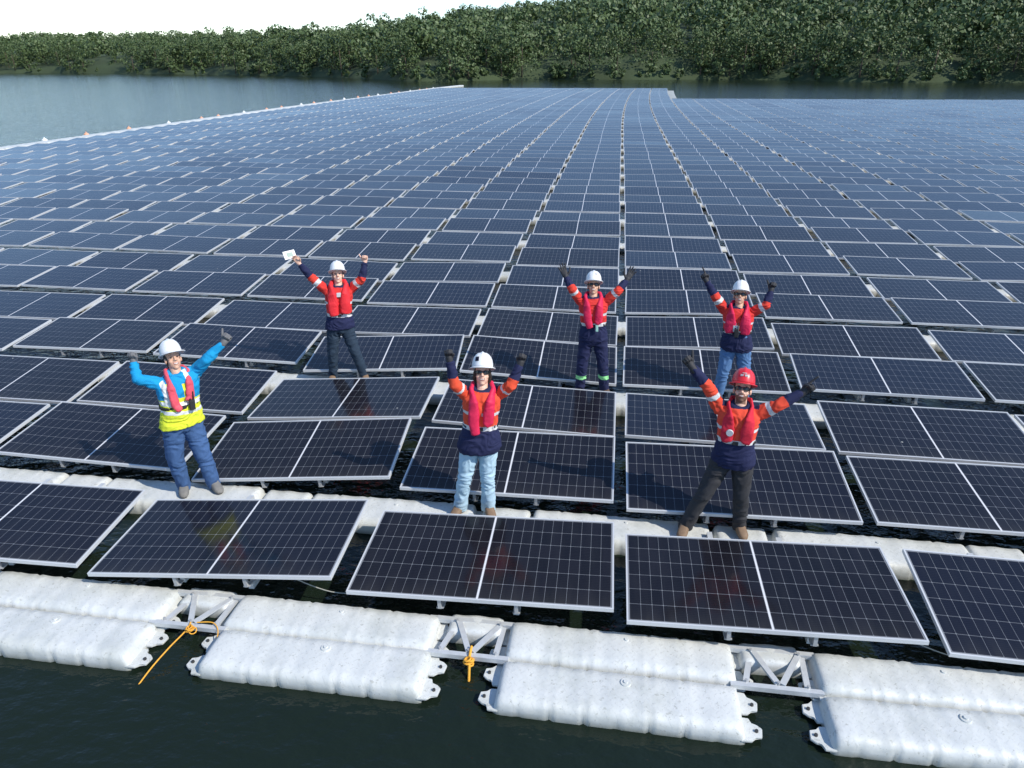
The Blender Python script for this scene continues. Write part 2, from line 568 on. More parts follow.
# mounting foot: an angle bracket under the frame
bm = bmesh.new()
add_box(bm, (0, 0, -ft - 0.055), (0.030, 0.028, 0.11))
add_box(bm, (0, 0.016, -ft - 0.003), (0.06, 0.05, 0.005))
add_box(bm, (0, 0.03, -ft - 0.11), (0.06, 0.07, 0.010))
ME_FOOT = mesh_of(bm, 'mounting_foot', MFOOT)
bm = bmesh.new()
add_box(bm, (0, 0, -ft - 0.125), (0.035, 0.028, 0.25))
add_box(bm, (0, -0.016, -ft - 0.003), (0.06, 0.05, 0.005))
add_box(bm, (0, -0.03, -ft - 0.25), (0.075, 0.085, 0.012))
ME_FOOT_BACK = mesh_of(bm, 'mounting_foot_back', MFOOT)
bm = bmesh.new()
add_box(bm, (0, 0.25, -0.022), (0.16, 0.09, 0.024), bevel=0.006)
ME_JBOX = mesh_of(bm, 'junction_box', MBOLT)

FIT = {(0, -2): (-0.0028, -0.0305, -0.0131, 0.0412, -0.025, 0.0178),
       (0, -1): (0.0042, -0.0046, -0.0013, 0.0336, -0.0563, -0.0694),
       (0, 0): (0.0028, 0.0274, -0.0049, 0.0114, -0.0393, -0.028),
       (0, 1): (-0.0286, -0.0359, 0.0144, 0.0072, -0.0641, -0.0321),
       (0, 2): (0.0019, -0.0602, 0.0071, -0.0118, 0.0228, 0.0099),
       (1, -2): (-0.0465, 0.0557, -0.0231, -0.0105, 0.0095, 0.0163),
       (1, -1): (-0.0161, 0.0218, -0.0167, 0.0518, 0.0341, -0.0758),
       (1, 0): (-0.0091, 0.0236, -0.0038, -0.0003, 0.0393, -0.0176),
       (1, 1): (-0.0225, -0.0815, 0.0322, 0.013, 0.0505, -0.0187),
       (1, 2): (-0.0064, -0.0056, 0.0, 0.0055, 0.001, 0.0001),
       (2, -2): (0.0434, -0.0336, 0.0306, 0.026, -0.0007, 0.0242),
       (2, -1): (0.0067, -0.0523, 0.0183, 0.0196, -0.0542, -0.0689),
       (2, 0): (-0.0041, 0.0675, -0.0143, -0.0011, -0.0275, 0.029),
       (2, 1): (-0.0254, -0.0802, 0.0313, -0.0134, -0.0642, 0.0017),
       (2, 2): (0.0043, -0.0102, 0.0034, -0.0029, 0.0145, 0.0047),
       (3, -3): (-0.0873, 0.1277, -0.0199, 0.0284, -0.0089, 0.0014),
       (3, -2): (0.0218, 0.0043, 0.0101, 0.0283, -0.009, 0.0265),
       (3, -1): (0.046, -0.0855, 0.0046, 0.0921, 0.0015, -0.0321),
       (3, 0): (-0.0017, 0.0495, -0.0282, 0.0054, 0.0284, 0.0428),
       (3, 1): (-0.0451, -0.0593, -0.0041, -0.009, 0.039, -0.0135),
       (3, 2): (-0.0212, -0.0672, 0.0352, -0.0571, -0.0236, -0.0218),
       (3, 3): (0.0323, -0.0026, -0.0027, -0.0275, -0.0132, -0.0037),
       (4, 2): (-0.0219, -0.0488, 0.0156, -0.0202, 0.0078, -0.019),
       (4, 3): (0.043, -0.0284, -0.0051, -0.0444, -0.0164, -0.0069),
       (5, -4): (-0.0313, 0.0256, 0.0059, 0.002, -0.0018, 0.01),
       (5, -3): (-0.0015, 0.0115, 0.0021, 0.0113, -0.0006, -0.0011),
       (5, -2): (0.0082, 0.0007, 0.0042, 0.0234, -0.0013, 0.0088),
       (5, -1): (-0.0008, -0.0373, -0.0098, 0.011, -0.0024, -0.0105),
       (5, 0): (-0.0352, -0.0411, -0.0047, 0.0029, -0.0041, 0.0063),
       (5, 2): (0.0224, 0.0207, 0.0016, -0.0009, -0.0064, -0.0021),
       (5, 3): (0.0249, 0.0207, 0.0025, 0.0033, -0.0033, 0.0034),
       }


def panel_matrix(r, c):
    j, off = (-1, 1) if r == 0 else divmod(r - 1, 2)
    if (r, c) in FIT:
        d = FIT[(r, c)]
    else:
        rr = random.Random(r * 977 + c * 131 + 7)
        st = random.Random(c * 17 + 3 + (j // 3) * 1000)
        k = 0.75 if r < 8 else (0.55 if r < 18 else 0.35)
        d = (rr.gauss(0, .012), rr.gauss(0, .02) + st.gauss(0, .02), rr.gauss(0, .012) * k,
             R(rr.gauss(0, .5) + st.gauss(0, .4)) * k, R(rr.gauss(0, 1.0) + st.gauss(0, .5)) * k, R(rr.gauss(0, .7) + st.gauss(0, .6)) * k)
    cx = X0 + c * CP - PW / 2 + d[0]
    cy = Y0 + j * PP + off * QQ + (DW if r == 0 else 0) + PD / 2 * math.cos(TILT) + d[1]
    cz = ZP + PD / 2 * math.sin(TILT) + d[2]
    return (Matrix.Translation(W(cx, cy, cz)) @ Matrix.Rotation(YAW + d[3] - max(0.0, cy - 48) * .00079, 4, 'Z')
            @ Matrix.Rotation(TILT + d[4], 4, 'X') @ Matrix.Rotation(d[5], 4, 'Y'))

CMIN, CMAX = -12, 22
def last_row(c):
    return 1 + 2 * 37 if c <= 2 else 54
ALL = []
for c in range(CMIN, CMAX + 1):
    for r in range(0, last_row(c) + 1):
        M4 = panel_matrix(r, c)
        pr = [project(M4 @ Vector((a * hx, b * hy, 0))) for a, b in ((-1, -1), (1, -1), (1, 1), (-1, 1))]
        area = 0.0
        if all(p is not None for p in pr):
            q = [(min(1024, max(0, p[0])), min(768, max(0, p[1]))) for p in pr]
            area = abs(sum(q[i][0] * q[(i + 1) % 4][1] - q[(i + 1) % 4][0] * q[i][1] for i in range(4))) / 2
        ALL.append((area, r, c, M4))
ALL.sort(key=lambda t: -t[0])

SPECIAL = {
    (0, 0): 'tilted solar panel in the front row directly below the woman in pale blue jeans',
    (0, 1): 'large front row solar panel below the man in the red hard hat',
    (0, -1): 'front row solar panel with a yellow reflection below the worker in the yellow vest',
    (0, -2): 'front row solar panel cut by the left edge, above the leftmost front floats',
    (0, 2): 'front row solar panel cut off by the right edge, nearest the lower right corner',
    (1, 0): 'solar panel directly behind the jeans of the woman, in the second row from the front',
    (1, 1): 'solar panel directly behind the dark trousers of the man in the red hard hat',
    (2, 0): 'solar panel just in front of the boots of the worker in navy trousers',
}
def panel_label(r, c):
    if (r, c) in SPECIAL:
        return SPECIAL[(r, c)]
    side, n = ('left', -c) if c <= 0 else ('right', c - 1)
    pos = 'next' if n == 0 else ORD1[n]
    row = 'the front row' if r == 0 else 'the %s row back' % ORD[r]
    if n == 0:
        return 'solar panel in %s, directly %s of the central gap' % (row, side)
    return 'solar panel in %s, %s %s of the central gap' % (row, pos, side)

for i, (area, r, c, M4) in enumerate(ALL[:300]):
    p = empty('solar_panel', M4)
    tag(p, panel_label(r, c), 'solar panel', 'solar panels of the floating array')
    obj('frame', ME_FRAME, p)
    obj('cell_sheet', ME_GLASS, p)
    if r <= 4 and -3 <= c <= 3:
        for s in (-1, 1):
            o = obj('mounting_foot', ME_FOOT, p)
            o.location = (s * 0.33, -hy + 0.03, 0)
            o = obj('mounting_foot', ME_FOOT_BACK, p)
            o.location = (s * 0.33, hy - 0.03, 0)

bm = bmesh.new()
fv, ff = [], []
bmf = bmesh.new()
frame_into(bmf)
bmf.verts.index_update()
base_v = [v.co.copy() for v in bmf.verts]
base_f = [[v.index for v in f.verts] for f in bmf.faces]
bmesh.ops.recalc_face_normals(bmf, faces=bmf.faces)
base_f = [[v.index for v in f.verts] for f in bmf.faces]
bmf.free()
for area, r, c, M4 in ALL[300:]:
    glass_into(bm, M4)
for f in bm.faces:
    f.material_index = f.material_index      # 0 cells, 1 backsheet
for area, r, c, M4 in ALL[300:]:
    vs = [bm.verts.new(M4 @ v) for v in base_v]
    for idx in base_f:
        f = bm.faces.new([vs[k] for k in idx])
        f.material_index = 2
tag(obj('solar_panels', mesh_of(bm, 'solar_panels', [MG, MBACK, MA], recalc=False)),
    'distant blue solar panels filling the far part of the floating array', 'solar panels', kind='stuff')

# ================================================================== FLOATS
def float_mesh(name, L, wd, top, bot=-0.10, rib=0.245, ribs=True):
    """blow moulded float lying along x: fluted sides, rounded ends, a seam across the middle"""
    bm = bmesh.new()
    nx, ny = max(16, int(L / 0.028)), 30
    rows = []
    h = (top - bot) / 2
    zc = (top + bot) / 2
    for i in range(nx + 1):
        x = -L / 2 + L * i / nx
        e = min(1.0, (L / 2 - abs(x)) / 0.085)
        endk = (1 - (1 - e) ** 2.6) ** (1 / 2.6) if e < 1 else 1.0
        endk = max(0.05, endk)
        ph = abs(((x / rib) % 1.0) - 0.5) * 2          # 1 at the groove
        g = max(0.0, (ph - 0.84) / 0.16) if ribs else 0.0
        seam = max(0.0, 1 - abs(x) / 0.012)
        loop = []
        for k in range(ny):
            th = 2 * math.pi * k / ny
            ca, sa = math.cos(th), math.sin(th)
            ex = 9.0
            q = (abs(ca) ** ex + abs(sa) ** ex) ** (-1 / ex)
            side = abs(ca) ** 2
            y = wd / 2 * q * ca * (0.93 + 0.07 * endk) * (1 - 0.10 * g * side)
            if sa < 0:
                y *= 1 - 0.10 * abs(sa)
            z = zc + h * q * sa * (0.35 + 0.65 * endk)
            if sa > 0.3:
                z -= seam * 0.010 + 0.012 * g * min(1, abs(ca) * 1.5)
                z += (0.006 * math.cos(2 * math.pi * x / rib) * abs(ca) ** .5 + 0.005 * math.sin(x * 7.0 + 1.0) * math.cos(y * 8)) * endk
            loop.append(bm.verts.new((x, y, z)))
        rows.append(loop)
    skin_rings(bm, rows, Vector((-L / 2 - .004, 0, zc)), Vector((L / 2 + .004, 0, zc)))
    return mesh_of(bm, name, MF, True)

def tab_mesh():
    bm = bmesh.new()
    out_ = [(-.03, -.10), (.05, -.095), (.075, -.06), (.125, -.055), (.135, .02), (.10, .05), (.06, .055), (.05, .10), (-.03, .105)]
    lo_ = [bm.verts.new((x, y, -.010)) for x, y in out_]
    hi_ = [bm.verts.new((x, y, .010)) for x, y in out_]
    bm.faces.new(lo_); bm.faces.new(hi_)
    for q in range(len(out_)):
        w_ = (q + 1) % len(out_)
        bm.faces.new((lo_[q], lo_[w_], hi_[w_], hi_[q]))
    bmesh.ops.bevel(bm, geom=bm.edges[:], offset=.004, segments=2, affect='EDGES')
    return mesh_of(bm, 'mounting_tab', MF, False)
def bolt_mesh():
    bm = bmesh.new()
    bmesh.ops.create_cone(bm, cap_ends=True, segments=6, radius1=0.014, radius2=0.013, depth=0.02,
                          matrix=Matrix.Translation((0.09, -0.01, 0.016)))
    return mesh_of(bm, 'bolt', MBOLT)
def plug_mesh():
    bm = bmesh.new()
    bmesh.ops.create_cone(bm, cap_ends=True, segments=20, radius1=0.042, radius2=0.038, depth=0.012)
    bmesh.ops.create_cone(bm, cap_ends=True, segments=14, radius1=0.018, radius2=0.016, depth=0.012,
                          matrix=Matrix.Translation((0, 0, 0.01)))
    return mesh_of(bm, 'plug', MF)
FL = 1.84
ME_WALK = float_mesh('walkway_float', FL, 0.405, FT)
ME_WALK2 = float_mesh('walkway_float', FL, 0.475, FT, rib=.307)
ME_FRONT = float_mesh('walkway_float_wide', FL, 0.425, FT - 0.01)
ME_SMALL = float_mesh('small_float', 0.50, 0.22, FT - 0.03, ribs=False)
ME_FILL = float_mesh('filler_float', 0.545, 0.45, FT - 0.015, ribs=False)
ME_TAB, ME_BOLT, ME_PLUG = tab_mesh(), bolt_mesh(), plug_mesh()

def jit(s):
    return random.gauss(0, s)

def full_float(me, lx, ly, wd, label, name='walkway_float', cat='float', group='walkway floats between the panel rows'):
    r = empty(name, WM(lx, ly, 0, R(jit(.7))) @ Matrix.Rotation(R(jit(.5)), 4, 'X') @ Matrix.Rotation(R(jit(.35)), 4, 'Y'))
    tag(r, label, cat, group)
    obj('body', me, r)
    for s in (-1, 1):
        for t in (-1, 1):
            b = obj('mounting_tab', ME_TAB, r)
            b.location = (s * (FL / 2 - 0.005), t * wd * .27, 0.135)
            b.rotation_euler = (0, 0, 0 if s > 0 else math.pi)
            obj('bolt', ME_BOLT, b)
    for x, y in ((0.06, 0.09),):
        b = obj('plug', ME_PLUG, r)
        b.location = (x, y, FT - 0.002)
    return r

def gap_words(g):
    if g == 0:
        return 'at the central gap'
    return 'at the %s gap %s of centre' % (ORD1[abs(g) - 1], 'left' if g < 0 else 'right')

n_float = 0
for g in range(-4, 4):
    for st, (yy, wd) in enumerate(((-1.80, .405), (-2.235, .425))):
        full_float(ME_WALK if st == 0 else ME_FRONT, GX + g * CP + jit(.012), Y0 + yy + jit(.008), wd,
                   'white ribbed front float, %s strip, %s' % ('rear' if st == 0 else 'outer', gap_words(g)),
                   'pontoon_float', 'float', 'ribbed floats in front of the first panels')
        n_float += 1
for k in range(0, 2):
    for g in range(-6, 5):
        full_float(ME_WALK2, GX + g * CP + jit(.012), Y0 + k * PP - .17 + jit(.006), .475,
                   'white walkway float in the %s walkway, %s' % (('nearest', 'second')[k], gap_words(g)))
        n_float += 1
# small floats in the middle of each bay
for g in range(-4, 4):
    lx = GX + (g + .5) * CP
    o = obj('small_float', ME_SMALL)
    o.matrix_world = WM(lx + jit(.01), Y0 - 1.66, 0.0, R(jit(1)))
    tag(o, 'small white float behind the truss just right of %s' % gap_words(g)[3:], 'float', 'small floats in the bays')
    for k in range(0, 2):
        o = obj('small_float', ME_FILL)
        o.matrix_world = WM(lx + jit(.012), Y0 + k * PP - .15, 0.0, R(jit(1)))
        tag(o, 'short white float in the %s walkway, just right of %s' % (('nearest', 'second')[k], gap_words(g)[3:]), 'float', 'small floats in the bays')

# walkway floats further back: only their ends show, in the gaps
cand = []
for c in range(CMIN, CMAX + 1):
    for k in range(2, 38):
        if 2 * k + 1 > last_row(c) + 1 and c > 2:
            continue
        if c > 2 and k > 27:
            continue
        p = project(W(GX + c * CP, Y0 + k * PP - .2, FT))
        if p is None:
            continue
        vis = -30 < p[0] < 1054
        cand.append((p[2] if vis else 900 + p[2], c, k))
for k in range(0, 2):
    for c in range(CMIN, CMAX + 1):
        if not -6 <= c <= 4:
            cand.append((950, c, k))
cand.sort()
ME_FAR = float_mesh('far_float', FL, 0.41, FT - .005, rib=0.4)
nfar = 0
rest = []
for d, c, k in cand:
    if nfar < 180 and d < 900:
        o = obj('walkway_float', ME_FAR)
        o.matrix_world = WM(GX + c * CP + jit(.015), Y0 + k * PP - .16, 0.0, R(jit(.5)))
        gw = gap_words(c)
        tag(o, 'white float end showing in the %s walkway, %s' % (ORD1[k], gw), 'float', 'walkway floats between the panel rows')
        nfar += 1
    else:
        rest.append((c, k))
bm = bmesh.new()
for c, k in rest:
    add_box(bm, (0, 0, .075), (FL, .41, .34), WM(GX + c * CP, Y0 + k * PP - .16), bevel=.05)
tag(obj('walkway_floats', mesh_of(bm, 'walkway_floats', MF)), 'distant white walkway floats between the far panel rows', 'floats', kind='stuff')

# floating walkway along the array's left edge with its buoys
XL = X0 + (CMIN - 1) * CP - 1.75
ME_EDGE = float_mesh('edge_float', 2.9, 0.95, FT + .12, rib=.36)
MBUOY_O = simple('buoy_orange', (0.72, 0.36, 0.22), 0.5)
MBUOY_W = simple('buoy_white', (0.80, 0.79, 0.75), 0.5)
bm = bmesh.new()
ball(bm, (0, 0, .28), .17, .17, .17)
tube(bm, [(0, 0, .42), (0, 0, .48)], .035, 8)
me_b0 = mesh_of(bm, 'buoy', MBUOY_O, True)
me_b1 = me_b0.copy(); me_b1.materials[0] = MBUOY_W
for k in range(38):
    ly = 28 + k * 3.0
    o = obj('edge_float', ME_EDGE)
    o.matrix_world = WM(XL + .22 * math.sin(k * .35) + jit(.02), ly, 0, math.pi / 2 + R(jit(1.2)))
    tag(o, 'white float in the bright strip along the left edge of the array', 'float', 'floats along the left edge of the array')
for k in range(24):
    ly = 31.5 + k * 4.1 + jit(.5)
    w = k % 3 == 2
    o = obj('buoy', me_b1 if w else me_b0)
    o.matrix_world = WM(XL - .75 + .22 * math.sin(k * .35), ly, 0.0)
    tag(o, '%s round buoy beside the float strip on the left edge of the array' % ('white' if w else 'faded orange'), 'buoy',
        '%s buoys along the left edge' % ('white' if w else 'orange'))

# ================================================================== STEEL FRAMES
def bar(bm, a, b, w=0.05, t=0.035):
    a, b = Vector(a), Vector(b)
    d = b - a
    z = Vector((0, 0, 1)) if abs(d.normalized().z) < .95 else Vector((0, 1, 0))
    x = d.normalized()
    y = z.cross(x).normalized()
    z = x.cross(y)
    M4 = Matrix.Translation((a + b) / 2) @ Matrix((x, y, z)).transposed().to_4x4()
    add_box(bm, (0, 0, 0), (d.length, w, t), M4)

TR = []
for g in range(-3, 3):
    lx = GX + (g + .5) * CP
    t = empty('steel_truss', WM(lx, Y0 - 1.80, 0))
    tag(t, {-2: 'galvanised steel truss at left between white floats, with an orange rope tied on',
            -1: 'galvanised steel truss between white floats below the woman, short orange rope end on it',
            0: 'galvanised steel truss between white floats at the bottom, right of the central gap'}.get(
        g, 'galvanised steel truss right of the float %s' % gap_words(g)), 'truss', 'steel trusses between the front floats')
    bm = bmesh.new()
    bar(bm, (-.34, .17, .205), (.34, .17, .205), .042, .042)
    obj('rail', mesh_of(bm, 'rail', MGALV), t)
    bm = bmesh.new()
    bar(bm, (-.36, -.20, .195), (.33, -.20, .195), .042, .042)
    obj('rail', mesh_of(bm, 'rail', MGALV), t)
    for q in ((-.16, .142, .235), (.21, .142, .238), (-.24, -.172, .225), (.0, -.172, .232), (.22, -.172, .225)):
        bm = bmesh.new()
        bmesh.ops.create_cone(bm, cap_ends=True, segments=6, radius1=.012, radius2=.012, depth=.022, matrix=Matrix.Translation(q))
        obj('bolt', mesh_of(bm, 'bolt', MFOOT), t)
    for a, b in ((-.22, -.12), (-.20, .02), (.20, .02), (.24, .26)):
        bm = bmesh.new()
        if (a, b) == (-.22, -.12):
            bar(bm, (-.16, .142, .20), (-.24, -.172, .195), .045, .02)
        elif a == -.20:
            bar(bm, (-.14, .142, .222), (.0, -.172, .217), .045, .018)
        elif a == .20:
            bar(bm, (.21, .142, .222), (.03, -.172, .217), .045, .018)
        else:
            bar(bm, (.24, .142, .20), (.22, -.172, .195), .045, .02)
        obj('brace', mesh_of(bm, 'brace', MGALV), t)
    for q in ((.37, .17, .19), (-.37, .17, .19), (.34, -.20, .18), (-.36, -.20, .18)):
        bm = bmesh.new()
        add_box(bm, q, (.09, .10, .012), bevel=.003)
        obj('end_plate', mesh_of(bm, 'end_plate', MGALV), t)

# rails carrying the panels, running from walkway to walkway
bm = bmesh.new()
bar(bm, (0, -.9, .0), (0, .9, .0), .05, .06)
ME_RAIL = mesh_of(bm, 'support_rail', MGALV)
for g in range(-3, 3):
    for j in range(-1, 3):
        lx = X0 + (g + 1) * CP - PW / 2
        for s in (-1, 1):
            o = obj('support_rail', ME_RAIL)
            if j == -1:
                o.matrix_world = WM(lx + s * .33, Y0 - .85, .265)
                o.scale = (1, .75, 1)
            else:
                o.matrix_world = WM(lx + s * .33, Y0 + j * PP + 1.33, .265)
                o.scale = (1, 1.2, 1)
            tag(o, 'galvanised %s rail under the panels, %s row pair, %s' % (
                'left' if s < 0 else 'right', ORD1[j + 1], gap_words(g + 1)), 'rail', 'steel rails under the panels')

# mooring ropes
MROPE = simple('orange_rope', (0.74, 0.36, 0.035), 0.7, 0, .25, 40, .6, 300)
def rope(name, pts, r, label, coils=None):
    bm = bmesh.new()
    P = []
    pts = [Vector(p) for p in pts]
    for i in range(len(pts) - 1):
        p0, p1, p2, p3 = pts[max(0, i - 1)], pts[i], pts[i + 1], pts[min(len(pts) - 1, i + 2)]
        for k in range(8):
            t = k / 8
            P.append(0.5 * ((2 * p1) + (p2 - p0) * t + (2 * p0 - 5 * p1 + 4 * p2 - p3) * t * t + (3 * p1 - p0 - 3 * p2 + p3) * t ** 3))
    P.append(pts[-1])
    tube(bm, P, r, 8)
    if coils:
        c, n = Vector(coils[0]), coils[1]
        for k in range(n):
            rr = .018 + .014 * random.random()
            ax = Vector((random.gauss(0, .4), random.gauss(0, .3), 1)).normalized()
            u = ax.orthogonal().normalized(); v = ax.cross(u)
            cc = c + Vector((random.gauss(0, .012), random.gauss(0, .012), random.gauss(0, .018)))
            tube(bm, [cc + (u * math.cos(q * .628) + v * math.sin(q * .628)) * rr for q in range(11)], r * .8, 6)
    o = obj(name, mesh_of(bm, name, MROPE, True))
    return tag(o, label, 'rope')
gx = GX - 1.5 * CP
rope('mooring_rope', [W(gx + .02, Y0 - 2.0, .24), W(gx + .0, Y0 - 2.06, .20), W(gx - .05, Y0 - 2.24, .175), W(gx - .11, Y0 - 2.46, .12), W(gx - .2, Y0 - 2.75, -.02)], .0065,
     'orange rope running from the left steel truss down into the dark water', (W(gx + .04, Y0 - 2.04, .225), 8))
rope('mooring_rope', [W(gx + .08, Y0 - 2.0, .25), W(gx + .22, Y0 - 1.98, .24), W(gx + .30, Y0 - 2.08, .2), W(gx + .27, Y0 - 2.25, .1), W(gx + .2, Y0 - 2.35, .02), W(gx + .19, Y0 - 2.37, -.05)], .0045,
     'thin orange rope loop hanging right of the left steel truss')
gx = GX - .5 * CP
rope('mooring_rope', [W(gx + .02, Y0 - 1.95, .25), W(gx + .02, Y0 - 2.03, .22), W(gx + .03, Y0 - 2.12, .12), W(gx + .04, Y0 - 2.22, 0), W(gx + .04, Y0 - 2.3, -.1)], .011,
     'short orange rope end hanging from the truss below the woman', (W(gx + .02, Y0 - 2.05, .18), 6))
# loose panel leads
MCABLE = simple('cable_grey', (0.30, 0.30, 0.27), 0.6)
for i, (g, dx, dy, lab) in enumerate(((-1, .16, -1.45, 'thin grey cable sagging over dark water in the gap right of the left truss'),
                                     (1, .55, -1.5, 'thin grey cable sagging under the front panel at lower right'))):
    o = rope('loose_cable', [W(GX + g * CP - .75 + dx, Y0 + dy, .38), W(GX + g * CP - .3 + dx, Y0 + dy - .02, .24), W(GX + g * CP + .15 + dx, Y0 + dy + .05, .22)], .005, lab)
    o.data.materials[0] = MCABLE
    o['category'] = 'cable'

# ================================================================== PEOPLE
def fabric(name, col, rough=0.85, var=.14, b=.35):
    return simple(name, col, rough, 0, var, 6.0, b, 45.0, .006, spec=.25)
MSKIN = simple('skin', (0.70, 0.43, 0.32), .55, 0, .08, 14)
MSKIN_T = simple('skin_tan', (0.58, 0.34, 0.235), .55, 0, .08, 14)
MLIP = simple('lips', (0.34, 0.12, 0.10), .5)
MTEETH = simple('teeth', (0.52, 0.47, 0.43), .4)
MHAIR = simple('dark_hair', (0.025, 0.018, 0.013), .6, 0, .3, 30)
MBEARD = simple('stubble', (0.16, 0.085, 0.055), .7, 0, .2, 30)
MLENS = simple('dark_lens', (0.012, 0.012, 0.014), .12)
MEYE = simple('eye', (0.05, 0.03, 0.02), .2)
MHATW = simple('hard_hat_white', (0.74, 0.75, 0.76), .32, 0, .03)
MHATR = simple('hard_hat_red', (0.62, 0.022, 0.035), .32, 0, .06)
MRED = fabric('hi_vis_red', (0.60, 0.038, 0.032))
MORANGE = fabric('hi_vis_orange', (0.70, 0.080, 0.036))
MNAVY = fabric('navy_cloth', (0.016, 0.020, 0.062))
MTAPE = simple('reflective_tape', (0.56, 0.57, 0.58), .35, 0, .1, 20)
MVEST = fabric('life_vest_red', (0.62, 0.022, 0.078), .6)
MVEST_B = fabric('life_vest_bright', (0.72, 0.030, 0.040), .6)
MVEST_P = fabric('life_vest_faded', (0.66, 0.085, 0.12), .6)
MBELT = simple('black_webbing', (0.018, 0.018, 0.020), .7)
MYEL = fabric('hi_vis_yellow', (0.66, 0.72, 0.045))
MWHITE = fabric('white_trim', (0.70, 0.71, 0.70), .6)
MCYAN = fabric('cyan_cloth', (0.010, 0.27, 0.54))
MJEAN = fabric('blue_denim', (0.050, 0.105, 0.235))
MJEAN_L = fabric('pale_denim', (0.36, 0.50, 0.60))
MJEAN_M = fabric('mid_denim', (0.085, 0.17, 0.33))
MJEAN_D = fabric('dark_denim', (0.022, 0.038, 0.062))
MCHAR = fabric('charcoal_cloth', (0.034, 0.034, 0.038))
MLIME = fabric('lime_tape', (0.30, 0.72, 0.30), .5)
MBOOT_T = simple('tan_boot', (0.20, 0.13, 0.08), .7, 0, .25, 25)
MBOOT_G = simple('grey_boot', (0.17, 0.165, 0.155), .7, 0, .3, 25)
MBOOT_B = simple('brown_boot', (0.10, 0.065, 0.045), .7, 0, .25, 25)
MSOLE = simple('boot_sole', (0.04, 0.035, 0.03), .8)
MGLV_D = simple('dark_glove', (0.022, 0.022, 0.026), .7, 0, .3, 40)
MGLV_G = simple('grey_glove', (0.13, 0.13, 0.135), .7, 0, .3, 40)
MPHONE = simple('phone_case', (0.72, 0.73, 0.70), .4)
MSCREEN = simple('phone_screen', (0.20, 0.30, 0.26), .15)

def remeshed(bm, voxel, mats, name, smooth=4, wrinkle=0.0, wscale=9.0, factor=.5):
    """fuse overlapping closed shapes into one continuous skin"""
    bmesh.ops.recalc_face_normals(bm, faces=bm.faces)
    me = bpy.data.meshes.new(name)
    bm.to_mesh(me)
    bm.free()
    o = bpy.data.objects.new('tmp_' + name, me)
    COL.objects.link(o)
    m = o.modifiers.new('r', 'REMESH')
    m.mode = 'VOXEL'
    m.voxel_size = voxel
    if smooth:
        s = o.modifiers.new('s', 'SMOOTH')
        s.factor = factor
        s.iterations = smooth
    dg = bpy.context.evaluated_depsgraph_get()
    out = bpy.data.meshes.new_from_object(o.evaluated_get(dg))
    bpy.data.objects.remove(o)
    bpy.data.meshes.remove(me)
    out.name = name
    n = len(out.vertices)
    if wrinkle:
        co = np.empty(n * 3); out.vertices.foreach_get('co', co)
        no = np.empty(n * 3); out.vertices.foreach_get('normal', no)
        co = co.reshape(-1, 3); no = no.reshape(-1, 3)
        d = np.empty(n)
        for i in range(n):
            p = Vector(co[i])
            w = noise.noise(p * wscale * .55 + Vector((3, 1, 7)))
            q = Vector((p.x * wscale + w * 2.2, p.y * wscale, p.z * wscale * 1.7 + w * 2.5))
            d[i] = (1 - abs(noise.noise(q)) * 2.6) * .7 + noise.noise(q * 2.1) * .5
        co += no * (d * wrinkle)[:, None]
        out.vertices.foreach_set('co', co.ravel())
        out.update()
    out.materials.clear()
    for mt in mats:
        out.materials.append(mt)
    out.polygons.foreach_set('use_smooth', [True] * len(out.polygons))
    return out

def centers(me):
    c = np.empty(len(me.polygons) * 3)
    me.polygons.foreach_get('center', c)
    return c.reshape(-1, 3)

def set_mats(me, idx):
    me.polygons.foreach_set('material_index', np.asarray(idx, dtype=np.int32))
    me.update()

def seg_dist(P, a, b):
    a, b = np.array(a), np.array(b)
    ab = b - a
    t = np.clip(((P - a) @ ab) / (ab @ ab), 0, 1)
    return np.linalg.norm(P - (a + t[:, None] * ab), axis=1), t

